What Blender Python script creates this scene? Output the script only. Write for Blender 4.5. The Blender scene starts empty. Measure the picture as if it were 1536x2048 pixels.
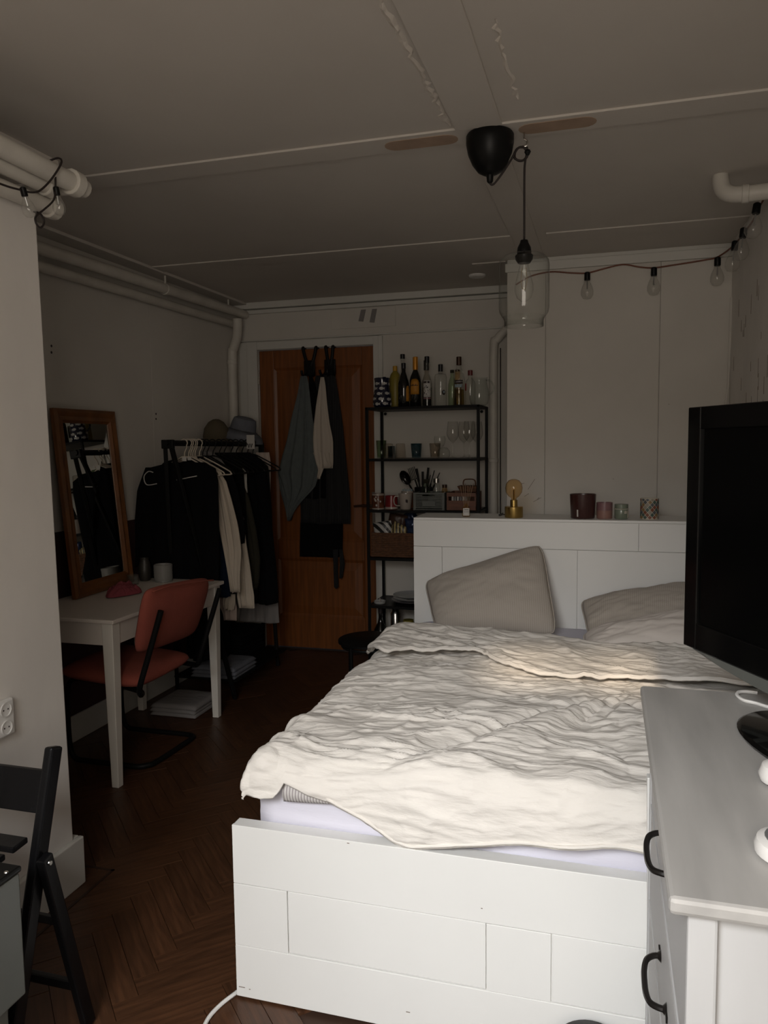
import bpy, bmesh, math, random
import numpy as np
from mathutils import Vector, Matrix
scene = bpy.context.scene
COL = scene.collection
# ------------------------------------------------------------------ camera
W_, H_, F_ = 1536, 2048, 1540.0
cam_d = bpy.data.cameras.new('camera'); cam = bpy.data.objects.new('camera', cam_d); COL.objects.link(cam)
cam_d.sensor_fit = 'VERTICAL'; cam_d.sensor_height = 36.0; cam_d.lens = 36.0 * F_ / H_
cam_d.clip_start = 0.02
CR = ((0.96058899, -0.01251344, 0.27769085), (0.27771315, 0.08635823, -0.95677461), (-0.01200835, 0.99618556, 0.08642991))
mw = Matrix(CR).to_4x4(); mw.translation = Vector((0, 0, 1.48))
cam.matrix_world = mw
scene.camera = cam
# ------------------------------------------------------------------ sky, daylight, exposure
world = bpy.data.worlds.new('overcast_sky'); scene.world = world; world.use_nodes = True
wn = world.node_tree.nodes; bg = wn['Background']
bg.inputs[0].default_value = (0.80, 0.88, 1.0, 1); bg.inputs[1].default_value = 0.5
def area(name, loc, target, sx, sy, power, color, spread):
    d = bpy.data.lights.new(name, 'AREA'); d.shape = 'RECTANGLE'; d.size = sx; d.size_y = sy
    d.energy = power; d.color = color; d.spread = math.radians(spread)
    o = bpy.data.objects.new(name, d); COL.objects.link(o); o.location = loc
    o.rotation_euler = (Vector(target) - Vector(loc)).to_track_quat('-Z', 'Z').to_euler()
    return o
area('window_daylight', (-0.52, -0.84, 2.16), (-0.34, 1.46, 0.36), 0.70, 0.55, 10.4, (0.98, 0.99, 1.0), 62)
area('warm_room_fill', (0.0, -0.88, 1.68), (-0.45, 2.6, 1.35), 0.95, 1.30, 17.8, (1.0, 0.89, 0.77), 160)  # added broad warm fill lamp, lifts the ceiling and far walls
sun_d = bpy.data.lights.new('low_sun', 'SUN'); sun_d.energy = 4.5; sun_d.angle = math.radians(3.0); sun_d.color = (1.0, 0.80, 0.58)
sun = bpy.data.objects.new('low_sun', sun_d); COL.objects.link(sun)
SUN_DIR = Vector((0.0, 3.72, -1.54)).normalized()
sun.rotation_euler = SUN_DIR.to_track_quat('-Z', 'Y').to_euler(); sun.location = (0, -3, 4)
vs = scene.view_settings
vs.view_transform = 'Standard'; vs.look = 'None'; vs.exposure = 0.0; vs.gamma = 1.0; vs.use_curve_mapping = False

# ------------------------------------------------------------------ materials
MATS = {}
def mat(name, col, rough=0.6, metal=0.0, var=0.0, vscale=8.0, bump=0.0, bscale=60.0, spec=0.5, stretch=None, col2=None, detail=4.0, coat=0.0, sheen=0.0, rnd=0.0, bdist=0.004):
    m = bpy.data.materials.new(name); m.use_nodes = True; nt = m.node_tree; N = nt.nodes; L = nt.links
    p = N['Principled BSDF']
    p.inputs['Roughness'].default_value = rough; p.inputs['Metallic'].default_value = metal
    p.inputs['Specular IOR Level'].default_value = spec
    p.inputs['Base Color'].default_value = (*col, 1)
    if coat: p.inputs['Coat Weight'].default_value = coat; p.inputs['Coat Roughness'].default_value = 0.08
    if sheen: p.inputs['Sheen Weight'].default_value = sheen
    if var or bump or rnd:
        tc = N.new('ShaderNodeTexCoord'); mp = N.new('ShaderNodeMapping'); L.new(tc.outputs['Object'], mp.inputs[0])
        if stretch: mp.inputs['Scale'].default_value = stretch
    if var:
        nz = N.new('ShaderNodeTexNoise'); nz.inputs['Scale'].default_value = vscale; nz.inputs['Detail'].default_value = detail
        L.new(mp.outputs[0], nz.inputs['Vector'])
        rp = N.new('ShaderNodeValToRGB'); c2 = col2 or tuple(c * (1 - var) for c in col)
        rp.color_ramp.elements[0].position = 0.35; rp.color_ramp.elements[1].position = 0.65
        rp.color_ramp.elements[0].color = (*c2, 1); rp.color_ramp.elements[1].color = (*col, 1)
        L.new(nz.outputs['Fac'], rp.inputs[0]); out = rp.outputs[0]
        if rnd:
            oi = N.new('ShaderNodeObjectInfo'); hs = N.new('ShaderNodeHueSaturation')
            mr = N.new('ShaderNodeMapRange'); mr.inputs['To Min'].default_value = 1 - rnd; mr.inputs['To Max'].default_value = 1 + rnd
            L.new(oi.outputs['Random'], mr.inputs['Value']); L.new(mr.outputs[0], hs.inputs['Value'])
            L.new(out, hs.inputs['Color']); out = hs.outputs[0]
        L.new(out, p.inputs['Base Color'])
    if bump:
        nb = N.new('ShaderNodeTexNoise'); nb.inputs['Scale'].default_value = bscale; nb.inputs['Detail'].default_value = 5
        L.new(mp.outputs[0], nb.inputs['Vector'])
        bp = N.new('ShaderNodeBump'); bp.inputs['Strength'].default_value = bump; bp.inputs['Distance'].default_value = bdist
        L.new(nb.outputs['Fac'], bp.inputs['Height']); L.new(bp.outputs[0], p.inputs['Normal'])
    MATS[name] = m; return m
def glass(name, tint=(0.96, 0.97, 0.96), rough=0.02, gl=1.0, edge=0.45, haze=0.0):
    m = bpy.data.materials.new(name); m.use_nodes = True; nt = m.node_tree; N = nt.nodes; L = nt.links
    N.remove(N['Principled BSDF'])
    t = N.new('ShaderNodeBsdfTransparent')
    g = N.new('ShaderNodeBsdfGlossy'); g.inputs['Roughness'].default_value = rough; g.inputs[0].default_value = (gl, gl, gl, 1)
    lw = N.new('ShaderNodeLayerWeight'); lw.inputs[0].default_value = 0.5
    pw = N.new('ShaderNodeMath'); pw.operation = 'POWER'; pw.inputs[1].default_value = 3.5; L.new(lw.outputs['Facing'], pw.inputs[0])
    f = N.new('ShaderNodeMath'); f.operation = 'MULTIPLY_ADD'; f.inputs[1].default_value = 0.55; f.inputs[2].default_value = 0.035; L.new(pw.outputs[0], f.inputs[0])
    cm = N.new('ShaderNodeMix'); cm.data_type = 'RGBA'; cm.inputs[6].default_value = (*tint, 1); cm.inputs[7].default_value = (*[c * edge for c in tint], 1)
    L.new(pw.outputs[0], cm.inputs[0]); L.new(cm.outputs[2], t.inputs[0])
    if haze:
        df = N.new('ShaderNodeBsdfDiffuse'); df.inputs[0].default_value = (0.75, 0.73, 0.70, 1); hx = N.new('ShaderNodeMixShader'); hx.inputs[0].default_value = haze
        L.new(t.outputs[0], hx.inputs[1]); L.new(df.outputs[0], hx.inputs[2]); t = hx
    x = N.new('ShaderNodeMixShader'); L.new(f.outputs[0], x.inputs[0]); L.new(t.outputs[0], x.inputs[1]); L.new(g.outputs[0], x.inputs[2])
    L.new(x.outputs[0], N['Material Output'].inputs[0]); MATS[name] = m; return m
def stripes(name, c1, c2, freq, axis='X', rough=0.9, bump=0.2):
    m = mat(name, c1, rough, bump=bump, bscale=250); nt = m.node_tree; N = nt.nodes; L = nt.links
    tc = N.new('ShaderNodeTexCoord'); w = N.new('ShaderNodeTexWave'); w.bands_direction = axis
    w.inputs['Scale'].default_value = freq; w.inputs['Distortion'].default_value = 0.4; L.new(tc.outputs['Object'], w.inputs[0])
    rp = N.new('ShaderNodeValToRGB'); rp.color_ramp.elements[0].position = 0.42; rp.color_ramp.elements[1].position = 0.58
    rp.color_ramp.elements[0].color = (*c1, 1); rp.color_ramp.elements[1].color = (*c2, 1)
    L.new(w.outputs['Fac'], rp.inputs[0]); L.new(rp.outputs[0], N['Principled BSDF'].inputs['Base Color']); return m

mat('wall_paint', (0.66, 0.63, 0.58), 0.85, var=0.07, vscale=2.2, bump=0.12, bscale=35)
mat('wall_rough', (0.80, 0.77, 0.73), 0.8, var=0.08, vscale=3, bump=0.35, bscale=4.0, stretch=(1, 1.3, 0.8), bdist=0.012)
mat('ceiling_paint', (0.62, 0.58, 0.53), 0.9, var=0.06, vscale=1.6, bump=0.10, bscale=40)
mat('trim_paint', (0.66, 0.65, 0.61), 0.5, var=0.06, vscale=4, bump=0.08, bscale=20)
mat('pipe_paint', (0.66, 0.63, 0.57), 0.5, var=0.12, vscale=7, bump=0.15, bscale=25)
mat('bare_filler', (0.42, 0.30, 0.22), 0.9, var=0.15, vscale=14)
mat('plaster_ridge', (0.68, 0.63, 0.57), 0.9, bump=0.3, bscale=80)
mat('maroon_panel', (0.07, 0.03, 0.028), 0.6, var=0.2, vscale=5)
mat('bed_white', (0.82, 0.82, 0.80), 0.38, var=0.03, vscale=3)
mat('sheet', (0.70, 0.69, 0.78), 0.9, bump=0.25, bscale=18, stretch=(1, 1, 4))
mat('duvet', (0.775, 0.74, 0.69), 0.95, bump=0.75, bscale=26, stretch=(1, 3.6, 3.2))
stripes('ticking', (0.62, 0.60, 0.58), (0.36, 0.33, 0.33), 38, 'X')
stripes('pillow_cotton', (0.47, 0.425, 0.375), (0.40, 0.36, 0.315), 38, 'X')
mat('pillow_white', (0.77, 0.71, 0.66), 0.95, bump=0.3, bscale=14)
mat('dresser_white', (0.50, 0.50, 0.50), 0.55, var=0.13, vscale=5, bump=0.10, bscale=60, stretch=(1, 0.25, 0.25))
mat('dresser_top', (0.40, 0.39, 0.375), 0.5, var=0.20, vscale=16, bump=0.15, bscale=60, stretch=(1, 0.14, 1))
mat('iron', (0.014, 0.012, 0.011), 0.4, metal=0.3, spec=0.3)
mat('black_metal', (0.006, 0.006, 0.006), 0.5, spec=0.16)
mat('black_plastic', (0.005, 0.005, 0.005), 0.4, spec=0.2)
mat('black_gloss', (0.003, 0.003, 0.003), 0.10, spec=0.3)
mat('screen', (0.002, 0.002, 0.002), 0.15, spec=0.12)
mat('black_wood', (0.007, 0.007, 0.008), 0.26, spec=0.20, var=0.3, vscale=20, bump=0.1, bscale=50, stretch=(1, 1, 0.1))
mat('grey_panel', (0.11, 0.118, 0.108), 0.45, var=0.05, vscale=4)
mat('floor_base', (0.04, 0.018, 0.009), 0.7)
mat('oak_floor', (0.090, 0.038, 0.017), 0.42, var=0.45, vscale=10, stretch=(0.6, 7, 1), bump=0.12, bscale=30, rnd=0.14)
mat('dark_inlay', (0.03, 0.015, 0.01), 0.5)
mat('door_wood', (0.235, 0.075, 0.016), 0.42, var=0.32, vscale=6, stretch=(9, 1, 0.55), bump=0.05, bscale=60)
mat('mirror_wood', (0.21, 0.08, 0.022), 0.35, var=0.4, vscale=9, stretch=(4, 1, 0.6))
mat('mirror_glass', (0.80, 0.82, 0.80), 0.012, metal=1.0)
mat('desk_white', (0.78, 0.72, 0.66), 0.45, var=0.05, vscale=4)
mat('desk_leg_paint', (0.78, 0.75, 0.69), 0.5)
mat('pink_fabric', (0.30, 0.070, 0.046), 0.95, var=0.12, vscale=10, bump=0.3, bscale=180)
mat('pink_cloth', (0.24, 0.045, 0.06), 0.9, bump=0.2, bscale=120)
mat('black_cloth', (0.006, 0.006, 0.007), 1.0, bump=0.3, bscale=120, spec=0.1)
mat('charcoal_cloth', (0.012, 0.012, 0.012), 1.0, bump=0.3, bscale=120, spec=0.1)
mat('navy_cloth', (0.012, 0.02, 0.042), 1.0, bump=0.3, bscale=120, spec=0.1)
mat('cream_cloth', (0.60, 0.53, 0.44), 0.95, bump=0.3, bscale=60)
mat('beige_cloth', (0.50, 0.41, 0.36), 0.95, bump=0.3, bscale=60)
mat('olive_cloth', (0.028, 0.026, 0.016), 0.95, bump=0.3, bscale=60)
mat('cap_olive', (0.10, 0.08, 0.05), 0.95, bump=0.3, bscale=60)
mat('denim', (0.16, 0.17, 0.20), 0.95, var=0.2, vscale=12, bump=0.3, bscale=150)
mat('grey_cloth', (0.24, 0.225, 0.22), 0.95, bump=0.3, bscale=80)
mat('white_cloth', (0.66, 0.64, 0.60), 0.95, bump=0.2, bscale=80)
mat('tea_towel', (0.125, 0.145, 0.145), 0.95, var=0.12, vscale=30, bump=0.35, bscale=140)
mat('kitchen_cloth', (0.55, 0.49, 0.42), 0.95, bump=0.35, bscale=140)
stripes('apron_stripe', (0.006, 0.006, 0.007), (0.022, 0.022, 0.024), 26, 'X')
mat('white_plastic', (0.75, 0.74, 0.72), 0.4)
mat('steel', (0.62, 0.60, 0.57), 0.25, metal=1.0)
mat('brass', (0.52, 0.36, 0.12), 0.3, metal=1.0)
mat('copper_wire', (0.20, 0.075, 0.045), 0.6)
mat('dark_wire', (0.02, 0.013, 0.012), 0.6)
glass('clear_glass'); glass('bulb_glass', (0.95, 0.95, 0.94), haze=0.07, edge=0.7); glass('stemware', (0.93, 0.93, 0.92), edge=0.25); glass('amber_glass', (0.92, 0.78, 0.56)); glass('golden_liquor', (0.82, 0.70, 0.42))
glass('teal_glass', (0.55, 0.66, 0.70)); glass('smoke_glass', (0.93, 0.90, 0.86)); glass('green_glass', (0.80, 0.87, 0.76)); glass('plum_glass', (0.14, 0.05, 0.045))
glass('dark_teal_glass', (0.10, 0.24, 0.26)); glass('ice_glass', (0.93, 0.95, 0.94), haze=0.03)
mat('wine_glass_dark', (0.006, 0.006, 0.005), 0.07, coat=0.5)
mat('yellow_plastic', (0.26, 0.205, 0.025), 0.45)
mat('yellow_cap', (0.55, 0.30, 0.02), 0.45)
mat('label_orange', (0.46, 0.20, 0.015), 0.6)
mat('label_white', (0.55, 0.53, 0.50), 0.6)
mat('label_dark', (0.03, 0.02, 0.02), 0.6)
mat('label_red', (0.28, 0.03, 0.03), 0.6)
mat('label_blue', (0.30, 0.38, 0.42), 0.6)
mat('foil_orange', (0.60, 0.25, 0.02), 0.35, metal=0.3)
mat('cap_black', (0.008, 0.008, 0.010), 0.3)
mat('cap_brown', (0.06, 0.028, 0.014), 0.3, metal=0.3)
mat('cap_red', (0.14, 0.02, 0.02), 0.35)
mat('cobalt_glaze', (0.010, 0.011, 0.032), 0.12, coat=0.6)
mat('fish_white', (0.48, 0.47, 0.45), 0.3)
mat('mug_brown', (0.17, 0.06, 0.03), 0.25, var=0.5, vscale=28, coat=0.3)
mat('mug_red', (0.26, 0.025, 0.028), 0.25, var=0.3, vscale=20, coat=0.3)
mat('mug_white', (0.42, 0.37, 0.325), 0.25, coat=0.3)
mat('mug_orange', (0.30, 0.11, 0.04), 0.3)
mat('crate_grey', (0.14, 0.15, 0.138), 0.5)
mat('wood_box', (0.19, 0.068, 0.032), 0.5, var=0.3, vscale=10, stretch=(1, 1, 6))
mat('wicker', (0.17, 0.075, 0.035), 0.75, var=0.5, vscale=45, bump=0.5, bscale=120, stretch=(1, 1, 2))
stripes('zebra_paper', (0.48, 0.47, 0.45), (0.02, 0.02, 0.02), 11, 'DIAGONAL', 0.4, 0.0)
stripes('striped_paper', (0.45, 0.36, 0.16), (0.05, 0.04, 0.03), 14, 'X', 0.4, 0.0)
mat('blue_foil', (0.03, 0.05, 0.12), 0.25, var=0.6, vscale=30, metal=0.3)
mat('brown_pouch', (0.06, 0.03, 0.018), 0.4)
mat('plate_grey', (0.40, 0.40, 0.39), 0.2, coat=0.4)
mat('plate_dark', (0.13, 0.12, 0.13), 0.25)
mat('candle_maroon', (0.045, 0.014, 0.012), 0.3, coat=0.4)
mat('candle_mauve', (0.20, 0.105, 0.11), 0.35, coat=0.3)
mat('candle_pink', (0.26, 0.14, 0.115), 0.35, coat=0.3)
mat('candle_sage', (0.17, 0.20, 0.15), 0.3, coat=0.4)
mat('string_cream', (0.50, 0.46, 0.38), 0.9)
mat('reed', (0.20, 0.13, 0.08), 0.8)
mat('ceramic_ribbed', (0.26, 0.26, 0.25), 0.4)
mat('ceramic_dark', (0.035, 0.032, 0.026), 0.4)
mat('silver_trim', (0.45, 0.46, 0.46), 0.3, metal=0.7)
mat('peel_dark', (0.20, 0.16, 0.13), 0.95)
for k, c in enumerate([(0.20, 0.07, 0.04), (0.30, 0.27, 0.22), (0.06, 0.10, 0.085), (0.24, 0.15, 0.06), (0.09, 0.10, 0.11)]):
    mat('mosaic_%d' % k, c, 0.25)
# ------------------------------------------------------------------ mesh helpers
ORG = {}
class B:
    """collects shapes in world coordinates; build() links them as one mesh object"""
    def __init__(s): s.v = []; s.f = []
    def add(s, V, F):
        k = len(s.v); s.v += [tuple(p) for p in V]; s.f += [tuple(i + k for i in f) for f in F]; return s
    def box(s, x0, x1, y0, y1, z0, z1):
        V = [(x, y, z) for z in (z0, z1) for y in (y0, y1) for x in (x0, x1)]
        return s.add(V, [(0, 2, 3, 1), (4, 5, 7, 6), (0, 1, 5, 4), (2, 6, 7, 3), (0, 4, 6, 2), (1, 3, 7, 5)])
    def hexa(s, bot, top):
        """box from 4 bottom and 4 top corners, counter-clockwise"""
        return s.add(list(bot) + list(top), [(3, 2, 1, 0), (4, 5, 6, 7)] + [(i, (i + 1) % 4, 4 + (i + 1) % 4, 4 + i) for i in range(4)])
    def bar(s, p, q, w, h, up=(0, 0, 1)):
        """rectangular bar from p to q"""
        p, q = Vector(p), Vector(q); d = (q - p).normalized(); u = Vector(up)
        if abs(d.dot(u)) > 0.98: u = Vector((0, 1, 0))
        a = d.cross(u).normalized() * (w / 2); b = a.cross(d).normalized() * (h / 2)
        r = lambda c: [c - a - b, c + a - b, c + a + b, c - a + b]
        return s.add(r(p) + r(q), [(3, 2, 1, 0), (4, 5, 6, 7)] + [(i, (i + 1) % 4, 4 + (i + 1) % 4, 4 + i) for i in range(4)])
    def tube(s, pts, r, n=8, closed=False, caps=True):
        pts = [Vector(p) for p in pts]; m = len(pts); R = r if hasattr(r, '__len__') else [r] * m
        V = []; prev = None
        for i, p in enumerate(pts):
            if closed: t = pts[(i + 1) % m] - pts[i - 1]
            else: t = pts[min(i + 1, m - 1)] - pts[max(i - 1, 0)]
            t.normalize()
            if prev is None:
                a = t.cross(Vector((0, 0, 1)) if abs(t.z) < 0.9 else Vector((1, 0, 0))).normalized()
            else:
                a = prev - t * prev.dot(t)
                a = a.normalized() if a.length > 1e-6 else t.orthogonal().normalized()
            prev = a; b = t.cross(a)
            V += [p + (a * math.cos(2 * math.pi * k / n) + b * math.sin(2 * math.pi * k / n)) * R[i] for k in range(n)]
        F = []
        for i in range(m if closed else m - 1):
            j = (i + 1) % m
            F += [(i * n + k, i * n + (k + 1) % n, j * n + (k + 1) % n, j * n + k) for k in range(n)]
        if caps and not closed: F += [tuple(range(n))[::-1], tuple((m - 1) * n + k for k in range(n))]
        return s.add(V, F)
    def lathe(s, prof, c, n=24, ax=None, a0=0.0):
        """prof: (radius, height) list; c: base point"""
        c = Vector(c); V = []; m = len(prof); R = Matrix.Identity(3)
        if ax is not None: R = Vector((0, 0, 1)).rotation_difference(Vector(ax)).to_matrix()
        for r, h in prof:
            V += [c + R @ Vector((r * math.cos(a0 + 2 * math.pi * k / n), r * math.sin(a0 + 2 * math.pi * k / n), h)) for k in range(n)]
        F = [(i * n + k, i * n + (k + 1) % n, (i + 1) * n + (k + 1) % n, (i + 1) * n + k) for i in range(m - 1) for k in range(n)]
        if prof[0][0] > 1e-5: F.append(tuple(range(n))[::-1])
        if prof[-1][0] > 1e-5: F.append(tuple((m - 1) * n + k for k in range(n)))
        return s.add(V, F)
    def open_lathe(s, prof, c, n=24):
        c = Vector(c); m = len(prof)
        V = [c + Vector((r * math.cos(2 * math.pi * k / n), r * math.sin(2 * math.pi * k / n), h)) for r, h in prof for k in range(n)]
        return s.add(V, [(i * n + k, i * n + (k + 1) % n, (i + 1) * n + (k + 1) % n, (i + 1) * n + k) for i in range(m - 1) for k in range(n)])
    def prism(s, poly, y0, y1):
        """poly of (x, z) extruded along y"""
        n = len(poly); V = [(x, y0, z) for x, z in poly] + [(x, y1, z) for x, z in poly]
        return s.add(V, [tuple(range(n)), tuple(range(2 * n - 1, n - 1, -1))] + [(i, n + i, n + (i + 1) % n, (i + 1) % n) for i in range(n)])
    def prism_z(s, poly, z0, z1):
        n = len(poly); V = [(x, y, z0) for x, y in poly] + [(x, y, z1) for x, y in poly]
        return s.add(V, [tuple(range(n))[::-1], tuple(range(n, 2 * n))] + [(i, (i + 1) % n, n + (i + 1) % n, n + i) for i in range(n)])
    def build(s, name, m, parent=None, smooth=False, bevel=0.0, sub=0, solid=0.0, kind=None, label=None, seg=2, fixn=True):
        me = bpy.data.meshes.new(name)
        if parent is not None: o0 = ORG[parent.name]
        else:
            a = np.array(s.v); o0 = Vector(((a[:, 0].min() + a[:, 0].max()) / 2, (a[:, 1].min() + a[:, 1].max()) / 2, a[:, 2].min()))
        me.from_pydata([(Vector(p) - o0)[:] for p in s.v], [], s.f)
        if fixn:
            bm = bmesh.new(); bm.from_mesh(me); bmesh.ops.recalc_face_normals(bm, faces=bm.faces); bm.to_mesh(me); bm.free()
        me.materials.append(MATS[m])
        o = bpy.data.objects.new(name, me); COL.objects.link(o)
        if parent is not None: o.parent = parent
        else: o.location = o0
        ORG[o.name] = o0
        if smooth:
            me.polygons.foreach_set('use_smooth', [True] * len(me.polygons))
            if smooth != 'all':
                md = None
                try: me.set_sharp_from_angle(angle=math.radians(40))
                except Exception: pass
        if bevel:
            md = o.modifiers.new('bevel', 'BEVEL'); md.width = bevel; md.segments = seg; md.limit_method = 'ANGLE'; md.angle_limit = math.radians(35)
        if solid: md = o.modifiers.new('solid', 'SOLIDIFY'); md.thickness = solid; md.offset = 0
        if sub: md = o.modifiers.new('sub', 'SUBSURF'); md.levels = sub; md.render_levels = sub
        if kind: o['kind'] = kind
        if label: o['label'] = label
        return o
def tag(o, label, cat, group=None):
    o['label'] = label; o['category'] = cat
    if group: o['group'] = group
    return o
def thing(name, label, cat, loc, group=None):
    o = bpy.data.objects.new(name, None); COL.objects.link(o); o.location = loc; ORG[o.name] = Vector(loc)
    return tag(o, label, cat, group)
def copy_tree(root, delta, label=None, rotz=0.0):
    r = root.copy(); COL.objects.link(r); r.location = Vector(root.location) + Vector(delta); r.rotation_euler.z += rotz
    ORG[r.name] = Vector(r.location)
    if label: r['label'] = label
    for ch in root.children:
        c = ch.copy(); COL.objects.link(c); c.parent = r
        for g in ch.children:
            d = g.copy(); COL.objects.link(d); d.parent = c
    return r
def smooth_pts(pts, k=6, closed=False):
    """Catmull-Rom through pts"""
    P = [Vector(p) for p in pts]; out = []; n = len(P)
    for i in range(n if closed else n - 1):
        a = P[(i - 1) % n] if (closed or i) else P[0]; b = P[i]; c = P[(i + 1) % n]; d = P[(i + 2) % n] if (closed or i + 2 < n) else P[-1]
        for j in range(k):
            t = j / k
            out.append(0.5 * ((2 * b) + (c - a) * t + (2 * a - 5 * b + 4 * c - d) * t * t + (3 * b - a - 3 * c + d) * t ** 3))
    if not closed: out.append(P[-1])
    return out
def vnoise(x, y, seed=0):
    """smooth 2D value noise in numpy, range about -1..1"""
    x = np.asarray(x, float); y = np.asarray(y, float)
    xi = np.floor(x).astype(np.int64); yi = np.floor(y).astype(np.int64); fx = x - xi; fy = y - yi
    def h(a, b):
        n = (a * 374761393 + b * 668265263 + seed * 1442695041) & 0xffffffff
        n = ((n ^ (n >> 13)) * 1274126177) & 0xffffffff
        return ((n ^ (n >> 16)) & 0xffff) / 32767.5 - 1.0
    u = fx * fx * fx * (fx * (fx * 6 - 15) + 10); v = fy * fy * fy * (fy * (fy * 6 - 15) + 10)
    return (h(xi, yi) * (1 - u) + h(xi + 1, yi) * u) * (1 - v) + (h(xi, yi + 1) * (1 - u) + h(xi + 1, yi + 1) * u) * v
def fbm(x, y, seed=0, o=3):
    s = 0; a = 1.0
    for k in range(o): s = s + a * vnoise(x * 2 ** k, y * 2 ** k, seed + k * 17); a *= 0.5
    return s / 1.75
def grid_build(P, name, m, parent=None, smooth='all', solid=0.0, label=None, sub=0, kind=None):
    """P: (nu, nv, 3) array of world points -> one sheet mesh"""
    nu, nv = P.shape[:2]; b = B(); b.v = [tuple(p) for p in P.reshape(-1, 3)]
    b.f = [(i * nv + j, (i + 1) * nv + j, (i + 1) * nv + j + 1, i * nv + j + 1) for i in range(nu - 1) for j in range(nv - 1)]
    return b.build(name, m, parent, smooth=smooth, solid=solid, label=label, sub=sub, kind=kind, fixn=False)
def text_mesh(txt, size):
    c = bpy.data.curves.new('lettering', 'FONT'); c.body = txt; c.size = size; c.align_x = 'CENTER'; c.align_y = 'CENTER'
    o = bpy.data.objects.new('lettering', c); COL.objects.link(o)
    dg = bpy.context.evaluated_depsgraph_get(); me = o.evaluated_get(dg).to_mesh()
    V = [v.co.copy() for v in me.vertices]; F = [tuple(p.vertices) for p in me.polygons]
    o.evaluated_get(dg).to_mesh_clear(); bpy.data.objects.remove(o); bpy.data.curves.remove(c)
    return V, F
def prof_r(prof, h):
    for (r0, h0), (r1, h1) in zip(prof, prof[1:]):
        if h0 <= h <= h1 and h1 > h0: return r0 + (r1 - r0) * (h - h0) / (h1 - h0)
    return prof[-1][0]
def wrap(b, V2, F, c, prof, ang, lift=0.0008):
    """lay flat (x, z) shapes round a lathe body; ang = facing angle"""
    V = []
    for x, z in V2:
        r = prof_r(prof, z) + lift; a = ang + x / max(r, 0.005)
        V.append((c[0] + r * math.cos(a), c[1] + r * math.sin(a), c[2] + z))
    return b.add(V, F)
def patch(b, c, prof, ang, x0, x1, z0, z1, lift=0.0008, n=8, arch=False):
    V = []; F = []
    for j in range(5):
        for i in range(n + 1):
            u = i / n; t = j / 4; x = x0 + (x1 - x0) * u; zt = z1 - (0.25 * (z1 - z0) * (2 * u - 1) ** 4 if arch else 0)
            V.append((x, z0 + (zt - z0) * t))
    for j in range(4):
        for i in range(n): F.append((j * (n + 1) + i, j * (n + 1) + i + 1, (j + 1) * (n + 1) + i + 1, (j + 1) * (n + 1) + i))
    return wrap(b, V, F, c, prof, ang, lift)
FRONT = -math.pi / 2 + 0.22
# ------------------------------------------------------------------ the room
XL, XR, YB, YK, ZC, YF = -2.587, 0.61, 5.15, 4.42, 2.50, -1.05
def struct(o): o['kind'] = 'structure'; return o
fl = struct(B().box(XL - .1, XR + .1, YF - .1, YB + .1, -0.06, -0.008).build('floor', 'floor_base'))
ORG['floor'] = Vector(fl.location)
# herringbone blocks, one mesh, many objects
PL, PW = 0.35, 0.07
pk = B(); pk.hexa([(-PL/2, -PW/2, -.010), (PL/2, -PW/2, -.010), (PL/2, PW/2, -.010), (-PL/2, PW/2, -.010)],
                  [(-PL/2+.001, -PW/2+.001, 0), (PL/2-.001, -PW/2+.001, 0), (PL/2-.001, PW/2-.001, 0), (-PL/2+.001, PW/2-.001, 0)])
pme = bpy.data.meshes.new('parquet_block'); pme.from_pydata(pk.v, [], pk.f); pme.materials.append(MATS['oak_floor'])
rng = random.Random(5); c45 = math.cos(math.pi / 4)
cnt = 0
for k in range(-70, 110):
    for m_ in range(-11, 14):
        for vert in (0, 1):
            ox, oy = k * PW + m_ * PL, k * PW - m_ * PL
            cx, cy = (ox + PW / 2, oy + PW + PL / 2) if vert else (ox + PL / 2, oy + PW / 2)
            X = (cx - cy) * c45 - 1.7; Y = (cx + cy) * c45 + 2.0
            if not (XL - .05 < X < -0.80 and 0.95 < Y < YB + .02): continue
            if X < -1.80 and Y < 2.0: continue
            o = bpy.data.objects.new('parquet_block', pme); COL.objects.link(o); o.parent = fl
            o.location = Vector((X, Y, rng.uniform(-.0012, 0.0))) - fl.location
            o.rotation_euler = (rng.uniform(-.002, .002), rng.uniform(-.002, .002), math.pi / 4 + (math.pi / 2 if vert else 0)); cnt += 1
b = B(); zt = 0.0012
for (x0, y0, x1, y1) in [(-1.66, 0.95, -1.65, 2.225), (-1.80, 2.215, -1.65, 2.225)]: b.box(x0, x1, y0, y1, -.008, zt)
b.build('inlay_strip', 'dark_inlay', fl, label='thin dark inlay line in the parquet')
ce = struct(B().box(XL - .1, XR + .1, YF - .1, YB + .1, ZC, ZC + .08).build('ceiling', 'ceiling_paint'))
def panel(name, parent, m, x0, x1, y0, y1, z0, z1, bevel=0.003):
    return B().box(x0, x1, y0, y1, z0, z1).build(name, m, parent, bevel=bevel)
# left wall: two boards with a joint, dark dado below, white skirting
wl = struct(B().box(XL - .1, XL - .012, YF, YB, 0, ZC).build('wall_left', 'wall_paint'))
panel('wall_board', wl, 'wall_paint', XL - .012, XL, 2.11, 4.0335, 1.075, ZC, .001)
panel('wall_board', wl, 'wall_paint', XL - .012, XL, 4.0345, YB, 1.075, ZC, .001)
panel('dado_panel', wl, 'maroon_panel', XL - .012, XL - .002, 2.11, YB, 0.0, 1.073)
for (y, z) in [(3.183, 1.977), (3.181, 1.946), (4.064, 1.682), (4.062, 1.652)]:
    B().lathe([(0.007, 0), (0.006, 0.0015)], (XL - .0005, y, z), 10, (1, 0, 0)).build('screw_hole', 'label_dark', wl)
struct(B().box(XL, XL + .014, 2.13, 5.12, 0, 0.135).build('baseboard_left', 'trim_paint', bevel=.004))
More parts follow.
